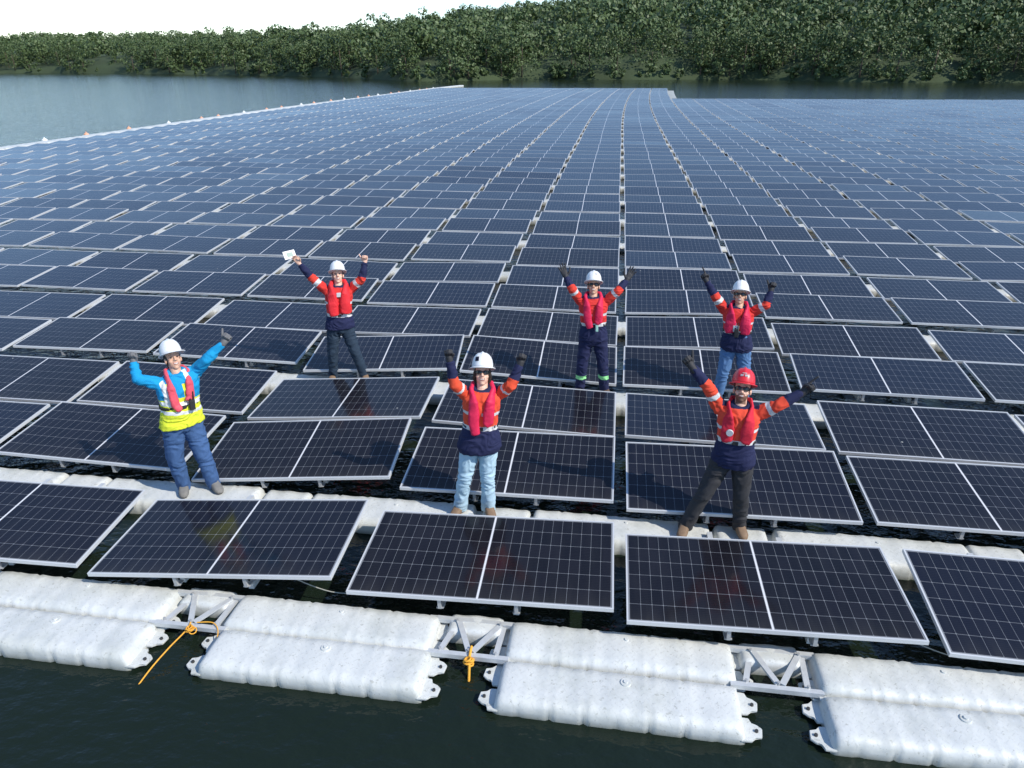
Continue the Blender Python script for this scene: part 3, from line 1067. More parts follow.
def hand_shapes(bm, wrist, direc, palm_n, thumb_side, pose, s=1.0, grow=0.0):
    """palm, four fingers and a thumb; direc = along the hand, palm_n = out of the palm"""
    d = direc.normalized()
    n = (palm_n - d * palm_n.dot(d)).normalized()
    t = d.cross(n)
    if t.dot(thumb_side) < 0:
        t = -t
    g = grow
    # palm
    pts = [wrist - d * .012, wrist + d * .03 * s, wrist + d * .065 * s, wrist + d * .092 * s]
    rs = [ring(bm, p, t, n, w * s + g, h * s + g, 14, 2.6) for p, w, h in zip(pts, (.026, .034, .040, .038), (.019, .017, .015, .012))]
    skin_rings(bm, rs, pts[0] - d * .006, pts[-1] + d * .010)
    curls = {'open': (4, 10, 8), 'fist': (78, 95, 60), 'thumb': (80, 96, 60), 'point': (78, 95, 60), 'hold': (28, 48, 34), 'relaxed': (35, 45, 25)}[pose]
    lens = (.042, .047, .044, .034)
    for i in range(4):                       # index .. little
        off = .030 - .0195 * i
        k = wrist + d * (.086 - .003 * abs(i - 1.2)) * s + t * off * s
        sp = {'open': (.20, .06, -.08, -.24)[i]}.get(pose, 0.02 * (1.5 - i))
        cu = curls
        if pose == 'point' and i == 0:
            cu = (3, 6, 4)
        dirn = (d + t * sp).normalized()
        L = lens[i] * s
        pts = [k - dirn * .015 * s, k]
        ang = 0.0
        rr = [.0092, .0092]
        for q, (c, l) in enumerate(zip(cu, (1.0, .66, .5))):
            ang += R(c)
            v = dirn * math.cos(ang) + n * math.sin(ang)
            pts.append(pts[-1] + v * L * l)
            rr.append((.0086, .0080, .0070)[q])
        tube(bm, pts, [r * s + g for r in rr], 8)
    # thumb leaves the side of the palm near its base
    b = wrist + d * .022 * s + t * .026 * s
    if pose in ('thumb',):
        up = (t * .55 + d * .80 + n * .05).normalized()
        pts = [b, b + (t * .55 + d * .8 + n * .25).normalized() * .045 * s]
        pts.append(pts[-1] + up * .034 * s); pts.append(pts[-1] + up * .026 * s)
    elif pose in ('fist', 'point'):
        pts = [b, b + (t * .5 + d * .75 + n * .6).normalized() * .042 * s]
        pts.append(pts[-1] + (d * .5 - t * .5 + n * .6).normalized() * .032 * s)
        pts.append(pts[-1] + (-t * .9 + d * .2 + n * .2).normalized() * .025 * s)
    elif pose == 'hold':
        pts = [b, b + (t * .6 + d * .6 + n * .6).normalized() * .042 * s]
        pts.append(pts[-1] + (d * .7 + n * .6 + t * .1).normalized() * .032 * s)
        pts.append(pts[-1] + (d * .9 + n * .1).normalized() * .024 * s)
    else:
        pts = [b, b + (t * .8 + d * .6 + n * .15).normalized() * .044 * s]
        pts.append(pts[-1] + (t * .55 + d * .8).normalized() * .034 * s)
        pts.append(pts[-1] + (t * .35 + d * .9).normalized() * .026 * s)
    tube(bm, pts, [v * s + g for v in (.014, .012, .0105, .0085)], 8)

def person(spec):
    J2 = spec['px']
    ly = Y0 + spec['k'] * PP + spec.get('dy', -.09)
    am = (J2['al'][0] + J2['ar'][0]) / 2, (J2['al'][1] + J2['ar'][1]) / 2
    # world depth of the walkway line at this place in the row
    yp = ly
    for _ in range(6):
        d, p = unproject(am[0], am[1], yp)
        lx = p.x * math.cos(YAW) + p.y * math.sin(YAW)
        yp = lx * math.sin(YAW) + ly * math.cos(YAW)
    G = {}
    for k, v in J2.items():
        G[k] = unproject(v[0], v[1], yp)[1]
    O3 = Vector((0, 0, CAMZ))
    def on_ray(px, parent, L, forward=True):
        d, p = unproject(px[0], px[1], yp)
        d = d.normalized()
        m = O3 - parent
        b = m.dot(d); c = m.dot(m) - L * L
        disc = b * b - c
        if disc <= 0:
            q = O3 + d * (-b)
            return parent + (q - parent).normalized() * L
        r = math.sqrt(disc)
        return O3 + d * (-b - r if forward else -b + r)
    S = spec.get('s', 1.0)
    zt = FT + .004
    al, ar = G['al'].copy(), G['ar'].copy()
    al.z = ar.z = zt + .085
    if 'foot_dy' in spec:
        al.y += spec['foot_dy'][0]; ar.y += spec['foot_dy'][1]
    hipc = (G['hipl'] + G['hipr']) / 2
    hipc.z = zt + .83 * S + spec.get('hipdz', 0)
    # keep the lean of the figure
    neck = G['chin'].copy(); neck.z -= .028; neck.y += .055
    lean = neck - hipc
    face_dir = (Vector((0, 0, 0)) - Vector((neck.x, neck.y, 0))).normalized()
    face_dir = (Matrix.Rotation(R(spec.get('turn', 0)), 3, 'Z') @ face_dir).normalized()
    up = lean.normalized()
    side = face_dir.cross(Vector((0, 0, 1))).normalized() * -1     # image right
    if side.x < 0:
        side = -side
    hw = .088 * S
    hl, hr = hipc - side * hw, hipc + side * hw
    # shoulders
    slv = (G['sr'] - G['sl']); slv.y = 0
    sdir = (slv.normalized() * .8 + side * .4).normalized()
    sdir.y = side.y * .9
    sdir.normalize()
    shc = (G['sl'] + G['sr']) / 2
    shc = Vector((neck.x * .55 + shc.x * .45, neck.y + .01, neck.z - .062))
    shw = .172 * S * spec.get('broad', 1)
    sl, sr = shc - sdir * shw, shc + sdir * shw
    UA, FA = .245 * S, .245 * S
    fl = spec.get('fold', ((True, False), (True, False)))
    el = on_ray(J2['el'], sl, UA, fl[0][0]); wl = on_ray(J2['wl'], el, FA, fl[0][1])
    er = on_ray(J2['er'], sr, UA, fl[1][0]); wr = on_ray(J2['wr'], er, FA, fl[1][1])
    for e_, w_, ke, kw, s_ in ((el, wl, 'el', 'wl', sl), (er, wr, 'er', 'wr', sr)):
        q = O3 + unproject(*J2[ke], yp)[0] * ((s_.y - .03) / unproject(*J2[ke], yp)[0].y)
        e_ += (q - e_) * .45
        q = O3 + unproject(*J2[kw], yp)[0] * ((s_.y - .06) / unproject(*J2[kw], yp)[0].y)
        w_ += (q - w_) * .45
    kl = (hl + al) / 2; kr = (hr + ar) / 2
    for kk, key in ((kl, 'kl'), (kr, 'kr')):
        kk.x = kk.x * .35 + G[key].x * .65
        kk.y -= .05
    fl_dir = spec.get('toes', ((-.35, -1), (.35, -1)))

    root = empty('person', Matrix.Translation((hipc.x, yp, zt)))
    tag(root, spec['label'], 'person', 'workers cheering on the walkways')
    inv = root.matrix_world.inverted()
    def part(name, me, parent=root):
        o = obj(name, me, parent)
        me.transform(inv)
        return o

    fwd = face_dir
    hup = (up * .45 + Vector((0, 0, 1)) * .55).normalized()
    hf = (fwd + Vector((0, 0, 1)) * spec.get('lookup', .52)).normalized()
    hs = hf.cross(hup).normalized()
    if hs.dot(side) < 0:
        hs = -hs
    hup = hs.cross(hf) if hs.cross(hf).z > 0 else hf.cross(hs)
    H = G['chin'] + hup * .105
    H.y += .06
    AX = (hs, hf, hup)

    def at(c, x, y, z):
        return c + hs * x + hf * y + hup * z

    # ---- spine rings (centre, half width, half depth)
    spine = []
    bulk = spec.get('bulk', 1.0)
    belly = spec.get('belly', 0.0)
    def torso(bm, grow, t0=0.0, t1=1.0, flare=0.0, neckgrow=0.0):
        prof = ((-.10, .145, .100), (0.0, .168, .112), (.16, .160, .112), (.34, .142, .100 + belly), (.52, .150, .108), (.72, .166, .118),
                (.86, .168, .108), (.94, .120, .085), (1.0, .062, .062))
        a0 = hipc; a1 = neck
        rs = []; cs = []
        for t, w, dep in prof:
            if t < t0 - 1e-6 or t > t1 + 1e-6:
                continue
            c = a0.lerp(a1, t)
            sd = side.lerp(sdir, max(0, min(1, t))).normalized()
            fr = sd.cross(up).normalized()
            fr = fr if fr.dot(fwd) > 0 else -fr
            c = c + fr * (.012 * math.sin(t * 3.0))
            fx = 1 + flare * max(0, (.45 - t)) * 2
            rs.append(ring(bm, c, sd, fr, (w * bulk * S + grow) * fx, (dep * bulk * S + grow) * fx, 28, 2.3))
            cs.append(c)
        skin_rings(bm, rs, cs[0] - up * .004, cs[-1] + up * .004)

    # ---- body
    bm = bmesh.new()
    torso(bm, 0)
    tube(bm, [neck - up * .06, neck, H - hup * .05 - hf * .02], [.062, .054, .054], 14)
    for a, b, c in ((sl, el, wl), (sr, er, wr)):
        tube(bm, [shc.lerp(a, .55), a, a.lerp(b, .45), b, b.lerp(c, .35), c], [.050 * S, .050 * S, .042 * S, .034 * S, .035 * S, .025 * S], 12)
    for a, b, c in ((hl, kl, al), (hr, kr, ar)):
        tube(bm, [a + Vector((0, 0, .03)), a.lerp(b, .25), b, b.lerp(c, .3), c], [.080 * S, .070 * S, .050 * S, .048 * S, .034 * S], 14)
        tube(bm, [c + Vector((0, 0, .0)), c + Vector((0, 0, -.04))], [.036, .036], 10)
    # head
    ball(bm, at(H, 0, -.012, .035), .074, .092, .088, AX, 20, 14)
    ball(bm, at(H, 0, .018, -.035), .058, .068, .072, AX, 18, 12)
    ball(bm, at(H, 0, .050, -.088), .026, .024, .020, AX)
    for sgn in (-1, 1):
        ball(bm, at(H, sgn * .036, .050, -.022), .026, .024, .024, AX)
        ball(bm, at(H, sgn * .076, -.006, -.002), .010, .020, .031, AX)
        ball(bm, at(H, sgn * .030, .074, .036), .026, .012, .009, AX)
    tube(bm, [at(H, 0, .080, .025), at(H, 0, .090, .005), at(H, 0, .099, -.014)], [.009, .011, .0135], 8)
    for sgn in (-1, 1):
        ball(bm, at(H, sgn * .012, .088, -.018), .010, .010, .008, AX)
    ball(bm, at(H, 0, .074, -.052), .026, .012, .013, AX)
    # hands
    hands = []
    for w, e, hp, pose, sgn, sp in ((wl, el, G['hl'], spec['pose'][0], -1, spec.get('palm', (1, 1))[0]),
                                    (wr, er, G['hr'], spec['pose'][1], 1, spec.get('palm', (1, 1))[1])):
        fore = (w - e).normalized()
        target = O3 + unproject(*J2['hl' if sgn < 0 else 'hr'], yp)[0].normalized() * (w - O3).length
        hd = (fore * .4 + (target - w).normalized() * .6).normalized()
        if hd.z < .3:
            hd = (hd + Vector((0, 0, .4))).normalized()
        pn = (Vector((0, -1, .35)) * sp + side * sgn * spec.get('palm_in', 0)).normalized()
        th = -side * sgn                       # thumbs point inwards when the palm faces the viewer
        if sp < 0:
            th = -th
        hands.append((w, hd, pn, th, pose))
    gl = spec.get('gloves')
    for w, hd, pn, th, pose in hands:
        hand_shapes(bm, w, hd, pn, th, pose, S * (1.0 if not gl else .97), 0.0 if not gl else -.001)
    skin = spec.get('skin', MSKIN)
    mats = [skin, MLIP, MTEETH, MBEARD]
    me = remeshed(bm, .0052, mats, 'body', 3, 0, factor=.45)
    P = centers(me)
    rel = P - np.array(H)
    x = rel @ np.array(hs); y = rel @ np.array(hf); z = rel @ np.array(hup)
    idx = np.zeros(len(P), int)
    if spec.get('beard'):
        idx[(y > .015) & (z < -.030) & (z > -.125) & (np.abs(x) < .075)] = 3
        idx[(y > .06) & (z > -.045) & (np.abs(x) > .03)] = 0
    mouth = (y > .05) & (np.abs(z + .052 - x * x * 9) < .011) & (np.abs(x) < .025)
    idx[mouth] = 1
    idx[(y > .05) & (np.abs(z + .051 - x * x * 9) < .0055) & (np.abs(x) < .019)] = 2
    set_mats(me, idx)
    body = part('body', me)

    # ---- eyes or sunglasses
    if spec.get('glasses', True):
        bm = bmesh.new()
        for sgn in (-1, 1):
            pts = [at(H, sgn * .006, .101, .018), at(H, sgn * .030, .097, .019), at(H, sgn * .052, .080, .018), at(H, sgn * .066, .055, .016)]
            fr_ = [ring(bm, p, hup, (hf * c - hs * sgn * d).normalized(), a, .004, 12, 3) for p, a, c, d in
                   zip(pts, (.010, .019, .019, .010), (1, .95, .7, .4), (0, .3, .7, .9))]
            skin_rings(bm, fr_, pts[0], pts[-1])
            tube(bm, [at(H, sgn * .066, .055, .020), at(H, sgn * .079, .0, .018)], .004, 6)
        tube(bm, [at(H, -.008, .102, .022), at(H, .008, .102, .022)], .004, 6)
        part('sunglasses', mesh_of(bm, 'sunglasses', MLENS, True))
    else:
        for sgn in (-1, 1):
            bm = bmesh.new()
            ball(bm, at(H, sgn * .030, .074, .017), .011, .008, .006, AX)
            part('eye', mesh_of(bm, 'eye', MEYE, True))
    # ---- hair
    bm = bmesh.new()
    ball(bm, at(H, 0, -.024, .030), .081, .090, .086, AX, 20, 14)
    ball(bm, at(H, 0, -.060, -.030), .062, .045, .055, AX, 16, 10)
    if spec.get('long_hair'):
        ball(bm, at(H, 0, -.075, -.085), .058, .038, .075, AX, 16, 10)
        for sgn in (-1, 1):
            tube(bm, [at(H, sgn * .074, .012, .03), at(H, sgn * .080, -.01, -.03), at(H, sgn * .066, -.03, -.09)], [.014, .016, .012], 8)
    part('hair', remeshed(bm, .008, [MHAIR], 'hair', 2, .003, 40))

    # ---- hard hat
    hatm = spec.get('hat', MHATW)
    HC = at(H, 0, -.010, .062)
    tilt = spec.get('hat_tilt', -.06)
    hu = (hup + hf * tilt).normalized()
    hfo = (hf - hu * hf.dot(hu)).normalized()
    bm = bmesh.new()
    nseg = 40
    prof = ((1.0, 0), (1.0, .02), (.985, .05), (.93, .085), (.82, .115), (.64, .14), (.40, .156), (.18, .162))
    rings_ = []
    for rr, zz in prof:
        vs = []
        for i in range(nseg):
            th = 2 * math.pi * i / nseg
            cx, cy = math.cos(th), math.sin(th)
            ridge = 0
            ax_ = abs(cx * rr * .105)
            if zz > .06 and cy * rr > -.7:
                ridge = .010 * max(0, 1 - ax_ / .018) + .006 * max(0, 1 - abs(ax_ - .045) / .012)
            vs.append(bm.verts.new(HC + hs * (cx * rr * .105) + hfo * (cy * rr * .127) + hu * (zz * .95 + ridge)))
        rings_.append(vs)
    skin_rings(bm, rings_, HC + hu * .004, HC + hu * .172)
    # brim
    r0, r1, r2, r3 = [], [], [], []
    for i in range(nseg):
        th = 2 * math.pi * i / nseg
        cx, cy = math.cos(th), math.sin(th)
        pk = .022 + .046 * max(0, cy) ** 1.6
        dz = -.010 * max(0, cy) - .004
        for lst, k, dz2 in ((r0, -.004, .010), (r1, pk, .004 + dz), (r2, pk, -.003 + dz), (r3, -.004, .000)):
            lst.append(bm.verts.new(HC + hs * (cx * (.105 + k)) + hfo * (cy * (.127 + k)) + hu * dz2))
    for i in range(nseg):
        j = (i + 1) % nseg
        for a, b in ((r0, r1), (r1, r2), (r2, r3), (r3, r0)):
            bm.faces.new((a[i], a[j], b[j], b[i]))
    hat = part('hard_hat', mesh_of(bm, 'hard_hat', hatm, True))
    def dome(u, v, off=.003):
        """point on the front of the shell; u to the right (rad), v up 0..1"""
        zz = .02 + v * .11
        rr = float(np.interp(zz, [p[1] for p in prof], [p[0] for p in prof]))
        return HC + hs * (math.sin(u) * (rr * .105 + off)) + hfo * (math.cos(u) * (rr * .127 + off)) + hu * zz
    def patch(u0, u1, v0, v1, mat, name='emblem'):
        bm = bmesh.new()
        n = 8
        g1 = [[bm.verts.new(dome(u0 + (u1 - u0) * i / n, v0 + (v1 - v0) * j / 4)) for i in range(n + 1)] for j in range(5)]
        for j in range(4):
            for i in range(n):
                bm.faces.new((g1[j][i], g1[j][i + 1], g1[j + 1][i + 1], g1[j + 1][i]))
        r = bmesh.ops.solidify(bm, geom=bm.faces[:], thickness=.0025)
        o = obj(name, mesh_of(bm, name, mat, True), hat)
        o.data.transform(inv)
    for a in spec.get('emblem', ()):
        patch(*a)

    # ---- jacket
    bm = bmesh.new()
    jt0 = spec.get('hem', 0.0)
    torso(bm, .022, jt0, 1.0, spec.get('flare', .06))
    # a collar
    cpts = [neck - up * .020 + (side * math.cos(a) * .078 + fwd * math.sin(a) * .075) + up * (.03 - .03 * max(0, math.sin(a)))
            for a in [math.pi / 2 + .35 + (2 * math.pi - .7) * i / 16 for i in range(17)]]
    tube(bm, cpts, .020, 8)
    for a, b, c in ((sl, el, wl), (sr, er, wr)):
        q = b.lerp(c, .84)
        tube(bm, [shc.lerp(a, .5), a, a.lerp(b, .5), b, b.lerp(c, .4), q], [.070 * S, .072 * S, .062 * S, .054 * S, .050 * S, .041 * S], 14)
    me = remeshed(bm, .0075, spec['jm'], 'jacket', 4, .011, 9.0)
    P = centers(me)
    best = np.full(len(P), 9.0); arm = np.zeros(len(P), int); uu = np.zeros(len(P))
    for q, (a, b, c) in enumerate(((sl, el, wl), (sr, er, wr))):
        d1, t1 = seg_dist(P, a, b); d2, t2 = seg_dist(P, b, c)
        d = np.minimum(d1, d2) / .075
        u = np.where(d1 <= d2, t1, 1 + t2)
        m = d < best
        best[m] = d[m]; arm[m] = q + 1; uu[m] = u[m]
    dt, tt = seg_dist(P, hipc - up * .1, neck)
    L = (neck - hipc).length
    tor = ((P - np.array(hipc)) @ np.array(up)) / L
    sx = (P - np.array(hipc)) @ np.array(side)
    fyy = (P - np.array(hipc)) @ np.array(fwd)
    is_arm = (best < dt / .185) & (uu > .02)
    set_mats(me, spec['jrule'](is_arm, uu, tor, sx, fyy, arm))
    jk = part(spec.get('jname', 'jacket'), me)

    # ---- trousers
    bm = bmesh.new()
    torso(bm, .012, -.10, .34)
    for a, b, c in ((hl, kl, al), (hr, kr, ar)):
        cuff = c + Vector((0, 0, -.035))
        hem_ = c + Vector((0, -.004, -.062))
        tube(bm, [a + Vector((0, 0, .02)), a.lerp(b, .3), b, b.lerp(c, .45), cuff, hem_],
             [.104 * S * bulk, .094 * S * bulk, .072 * S * bulk, .069 * S * bulk, spec.get('cuff', .064) * S, spec.get('cuff', .064) * S], 16, False)
    me = remeshed(bm, .0085, [spec['tm']] + spec.get('tm2', []), 'trousers', 4, .013, 8.0)
    if 'trule' in spec:
        P = centers(me)
        set_mats(me, spec['trule'](P[:, 2] - zt, P))
    part('trousers', me)

    # ---- boots
    for c, td in ((al, fl_dir[0]), (ar, fl_dir[1])):
        d = Vector((td[0], td[1], 0)).normalized()
        sd = Vector((-d.y, d.x, 0))
        bm = bmesh.new()
        b0 = Vector((c.x, c.y, zt))
        cs = [(-.085, .038, .045), (-.04, .046, .062), (.03, .047, .062), (.08, .052, .047), (.14, .050, .036), (.17, .034, .027)]
        rs = [ring(bm, b0 + d * q + Vector((0, 0, hh)), sd, Vector((0, 0, 1)), w, hh, 14, 2.8) for q, w, hh in cs]
        skin_rings(bm, rs, b0 + d * -.095 + Vector((0, 0, .03)), b0 + d * .19 + Vector((0, 0, .022)))
        tube(bm, [c + Vector((0, 0, -.04)), c + Vector((0, 0, .02))], [.050, .048], 12)
        me = remeshed(bm, .007, [spec['bm'], MSOLE], 'boot', 3)
        P = centers(me)
        set_mats(me, (P[:, 2] < zt + .018).astype(int))
        part('boot', me)

    # ---- gloves
    if gl:
        for q, (w, hd, pn, th, pose) in enumerate(hands):
            bm = bmesh.new()
            hand_shapes(bm, w, hd, pn, th, pose, S * 1.06, .0022)
            if not spec.get('bare_wrist'):
                tube(bm, [w - hd * .05, w + hd * .02], [.036, .034], 12)
            else:
                tube(bm, [w - hd * .012, w + hd * .02], [.033, .034], 12)
            part('glove', remeshed(bm, .0052, [gl], 'glove', 2, factor=.4))

    # ---- vest pads
    def tp(t, x, out):
        """point on the torso front: t up the spine, x to image right, out in front"""
        c = hipc.lerp(neck, t)
        sd = side.lerp(sdir, max(0, min(1, t))).normalized()
        fr = sd.cross(up).normalized()
        fr = fr if fr.dot(fwd) > 0 else -fr
        prof = np.interp(t, [0, .16, .34, .52, .72, .86, .94, 1.0], [.112, .112, .100 + belly, .108, .118, .108, .085, .062])
        wid = np.interp(t, [0, .16, .34, .52, .72, .86, .94, 1.0], [.168, .160, .142, .150, .166, .168, .12, .062])
        k = max(0.0, 1 - abs(x / (wid * bulk * S + .03)) ** 2.3) ** (1 / 2.3)
        return c + sd * x + fr * ((prof * bulk * S + .026) * k + out)
    v = spec['vest']
    if v:
        bm = bmesh.new()
        wd, th = v.get('w', .046) * 1.12, v.get('th', .024)
        for sgn in (-1, 1):
            pts = [neck + up * .005 - fwd * .105 + side * sgn * .02, neck + up * .012 - fwd * .06 + side * sgn * .090,
                   neck - up * .008 + fwd * .03 + side * sgn * .108, tp(.83, sgn * v['x0'] * 1.08, .022), tp(.64, sgn * v['x0'] * .95, .024),
                   tp(.50, sgn * v['x1'], .028), tp(v['t'][0 if sgn < 0 else 1], sgn * v['x2'], .028)]
            fr_ = frames_along(pts)
            rs = []
            for i, (p, (t_, a_, b_)) in enumerate(zip(pts, fr_)):
                base = hipc.lerp(neck, .6)
                nrm = p - (hipc + up * (p - hipc).dot(up)) if i > 2 else (p - neck)
                nrm = fwd if i > 3 else nrm
                nrm = (nrm - t_ * nrm.dot(t_)).normalized()
                b2 = t_.cross(nrm).normalized()
                k = (.8, .9, .9, 1, 1.08, 1.05, .85)[i]
                rs.append(ring(bm, p, b2, nrm, wd * k, th * (1.25 if i > 2 else 1.0), 14, 2.6))
            skin_rings(bm, rs, pts[0] - fr_[0][0] * .012, pts[-1] + fr_[-1][0] * .016)
        if v.get('panel'):
            rs = [ring(bm, tp(t, 0, .004), side, fwd, .125, .03, 16, 3) for t in (.42, .55, .7, .8)]
            skin_rings(bm, rs, tp(.41, 0, .0), tp(.81, 0, .0))
        vo = part('life_vest', remeshed(bm, .0075, [v.get('m', MVEST)], 'life_vest', 4, .003, 14))
        # waist belt
        tb = v.get('belt', .36)
        bm = bmesh.new()
        c = hipc.lerp(neck, tb)
        w_ = float(np.interp(tb, [0, .16, .34, .52], [.168, .160, .142, .150])) * bulk * S + .033
        d_ = float(np.interp(tb, [0, .16, .34, .52], [.112, .112, .100 + belly, .108])) * bulk * S + .033
        fr2 = (side.cross(up).normalized()); fr2 = fr2 if fr2.dot(fwd) > 0 else -fr2
        n = 36
        lo = [[bm.verts.new(c + side * math.cos(2 * math.pi * i / n) * (w_ + g) + fr2 * math.sin(2 * math.pi * i / n) * (d_ + g) + up * zz)
               for i in range(n)] for g, zz in ((0, -.016), (.006, -.016), (.006, .016), (0, .016))]
        for q in range(4):
            for i in range(n):
                bm.faces.new((lo[q][i], lo[q][(i + 1) % n], lo[(q + 1) % 4][(i + 1) % n], lo[(q + 1) % 4][i]))
        bo = obj('belt', mesh_of(bm, 'belt', MBELT, True), vo); bo.data.transform(inv)
        bm = bmesh.new()
        q = tp(tb, .0, .014)
        add_box(bm, (0, 0, 0), (.05, .018, .035), Matrix.Translation(q) @ Matrix((side, fr2, up)).transposed().to_4x4(), .004)
        bo = obj('buckle', mesh_of(bm, 'buckle', MBELT), vo); bo.data.transform(inv)
    return dict(tp=tp, part=part, side=side, up=up, fwd=fwd, hands=hands, root=root, jk=jk, inv=inv, H=H, at=at)

# ---- colour rules: index into the jacket's material list
def rule_two_tone(sleeve_end=1.25, belt=.37, chest=True, slv=(.62, .80), orange_to=2.0):
    # 0 red, 1 navy, 2 tape, 3 orange
    def f(arm, u, t, x, y, q):
        i = np.zeros(len(t), int)
        i[(~arm) & (t < belt)] = 1
        i[(~arm) & (t > belt) & (t < belt + .075)] = 2
        if chest:
            i[(~arm) & (t > .60) & (t < .655) & (np.abs(x) > .03)] = 2
        i[(~arm) & (t > .985)] = 1
        i[arm & (u > .45)] = 3
        i[arm & (u > slv[0]) & (u < slv[1])] = 2
        i[arm & (u > sleeve_end)] = 1
        return i
    return f
MRED2 = fabric('hi_vis_sleeve', (0.63, 0.052, 0.034))
TT = [MRED, MNAVY, MTAPE, MRED2]
TO = [MORANGE, MNAVY, MTAPE, MORANGE]

# worker in cyan sleeves and yellow vest
def rule_cyan(arm, u, t, x, y, q):
    # 0 cyan, 1 yellow, 2 white
    i = np.ones(len(t), int)
    i[arm & (u > .04)] = 0
    i[(~arm) & (t > .60) & (np.abs(x) < .045)] = 0
    i[(~arm) & (t > .86)] = 0
    i[(~arm) & (np.abs(x) > .135) & (t > .55)] = 0
    i[(~arm) & (t > .44) & (t < .52)] = 2
    i[(~arm) & (t > .5) & (np.abs(np.abs(x) - .115) < .022) & (y > 0)] = 2
    i[(~arm) & (t > .28) & (t < .35)] = 2
    return i
p1 = person(dict(k=0, label='person in cyan sleeves, yellow vest and blue jeans, arms raised, at far left',
    px=dict(hat=(174, 340), chin=(173.5, 372), sl=(158.4, 376.7), sr=(190.5, 367), el=(137, 379), wl=(134, 363), hl=(133.6, 357), er=(206.6, 359.6),
            wr=(223.6, 343), hr=(226.4, 338), hem=(180.6, 428), hipl=(176, 432.6), hipr=(192, 429), kl=(180, 464), kr=(205, 459), al=(186, 489.5), ar=(213, 486)),
    bulk=1.14, belly=.030, broad=1.05, hem=0.0, jname='shirt', jm=[MCYAN, MYEL, MWHITE], jrule=rule_cyan, tm=MJEAN, bm=MBOOT_G, gloves=MGLV_G, bare_wrist=True,
    pose=('fist', 'thumb'), toes=((.35, -1), (.75, -.8)), turn=14, glasses=False, foot_dy=(-.02, .03), skin=MSKIN_T,
    vest=dict(x0=.085, x1=.075, x2=.045, t=(.40, .58), m=MVEST_P, belt=.42, w=.036, th=.020)))
# worker at the back left holding a phone
p2 = person(dict(k=1, label='person with white hard hat holding up a pale phone, puffy red vest over orange jacket',
    px=dict(hat=(336.4, 262.5), chin=(337.4, 284.8), sl=(321, 286), sr=(352, 285), el=(310, 276), wl=(298.6, 263), hl=(295, 257), er=(361.8, 279), wr=(365, 262.5),
            hr=(364.7, 258.6), hem=(340, 330), hipl=(334, 331), hipr=(347, 331), kl=(333.5, 351), kr=(356, 351), al=(333, 370), ar=(364.7, 371)),
    jm=TT, jrule=rule_two_tone(1.12, .30, True, (.50, .72)), tm=MJEAN_D, bm=MBOOT_T, gloves=None, pose=('hold', 'thumb'), glasses=False,
    toes=((-.1, -1), (.3, -1)), cuff=.058, flare=.12, vest=dict(x0=.085, x1=.085, x2=.07, t=(.36, .40), m=MVEST_B, belt=.34, w=.062, th=.034)))
# woman in front
p3 = person(dict(k=0, label='person in pale blue jeans and white hard hat, fists raised, front centre',
    px=dict(hat=(485, 357), chin=(482, 388), sl=(465, 390.4), sr=(501.5, 390.4), el=(454.6, 384.5), wl=(449.6, 359.5), hl=(448.6, 352), er=(510.9, 385.7),
            wr=(520.3, 364), hr=(521.5, 358), hem=(480.4, 452.5), hipl=(471, 450), hipr=(488, 451), kl=(465, 476), kr=(487.5, 478), al=(460, 501.7), ar=(488.6, 504)),
    s=.97, hem=-.10, jm=TO, jrule=rule_two_tone(1.30, .34, True, (.55, .70)), tm=MJEAN_L, bm=MBOOT_T, gloves=MGLV_D, bare_wrist=True, pose=('fist', 'fist'),
    toes=((-.45, -1), (.25, -1)), long_hair=True, flare=.22, cuff=.072, emblem=((-.75, -.35, .35, .75, MNAVY),),
    vest=dict(x0=.075, x1=.070, x2=.045, t=(.30, .46), m=MVEST, belt=.37, w=.045, th=.026)))
# worker at the back, hands open
def navy_bands(z, P):
    i = np.zeros(len(z), int)
    i[(z > .26) & (z < .32)] = 1
    return i
p4 = person(dict(k=1, label='person in navy trousers with lime bands, gloved hands spread open, white hard hat',
    px=dict(hat=(594.2, 273.8), chin=(593.8, 296), sl=(581, 298), sr=(606.5, 298), el=(572.3, 289), wl=(566, 277.5), hl=(563, 266.6), er=(618.2, 291),
            wr=(626.5, 280.3), hr=(632, 269.8), hem=(593, 343), hipl=(586, 342.8), hipr=(600, 343.8), kl=(581, 361), kr=(602.6, 363), al=(580, 384.8), ar=(604.6, 386.7)),
    jm=TT, jrule=rule_two_tone(1.25, .36, True, (.70, .88)), tm=MNAVY, tm2=[MLIME], trule=navy_bands, bm=MBOOT_B, gloves=MGLV_D, pose=('open', 'open'),
    skin=MSKIN_T, toes=((-.2, -1), (.35, -1)), emblem=((.2, .5, .55, .7, MTAPE),), vest=dict(x0=.080, x1=.070, x2=.040, t=(.34, .46), m=MVEST, belt=.38, w=.045, th=.026)))
# worker at the back right
p5 = person(dict(k=1, label='person in blue jeans and white hard hat behind the man in the red hard hat',
    px=dict(hat=(742.5, 282), chin=(740.5, 306), sl=(725.5, 305), sr=(754, 307), el=(715.4, 296.4), wl=(706.6, 281), hl=(704.8, 277.5), er=(766.5, 304.8),
            wr=(771, 290.5), hr=(772.3, 286), hem=(735, 352), hipl=(729, 349.7), hipr=(742, 351), kl=(722, 371.7), kr=(743, 370), al=(718, 388), ar=(745, 390.5)),
    jm=TT, jrule=rule_two_tone(1.15, .37, True, (.62, .85)), tm=MJEAN_M, bm=MBOOT_B, gloves=MGLV_D, pose=('point', 'thumb'), skin=MSKIN_T, bulk=1.03,
    hem=-.10, flare=.10, vest=dict(x0=.095, x1=.100, x2=.095, t=(.40, .40), m=MVEST, belt=.40, w=.058, th=.022)))
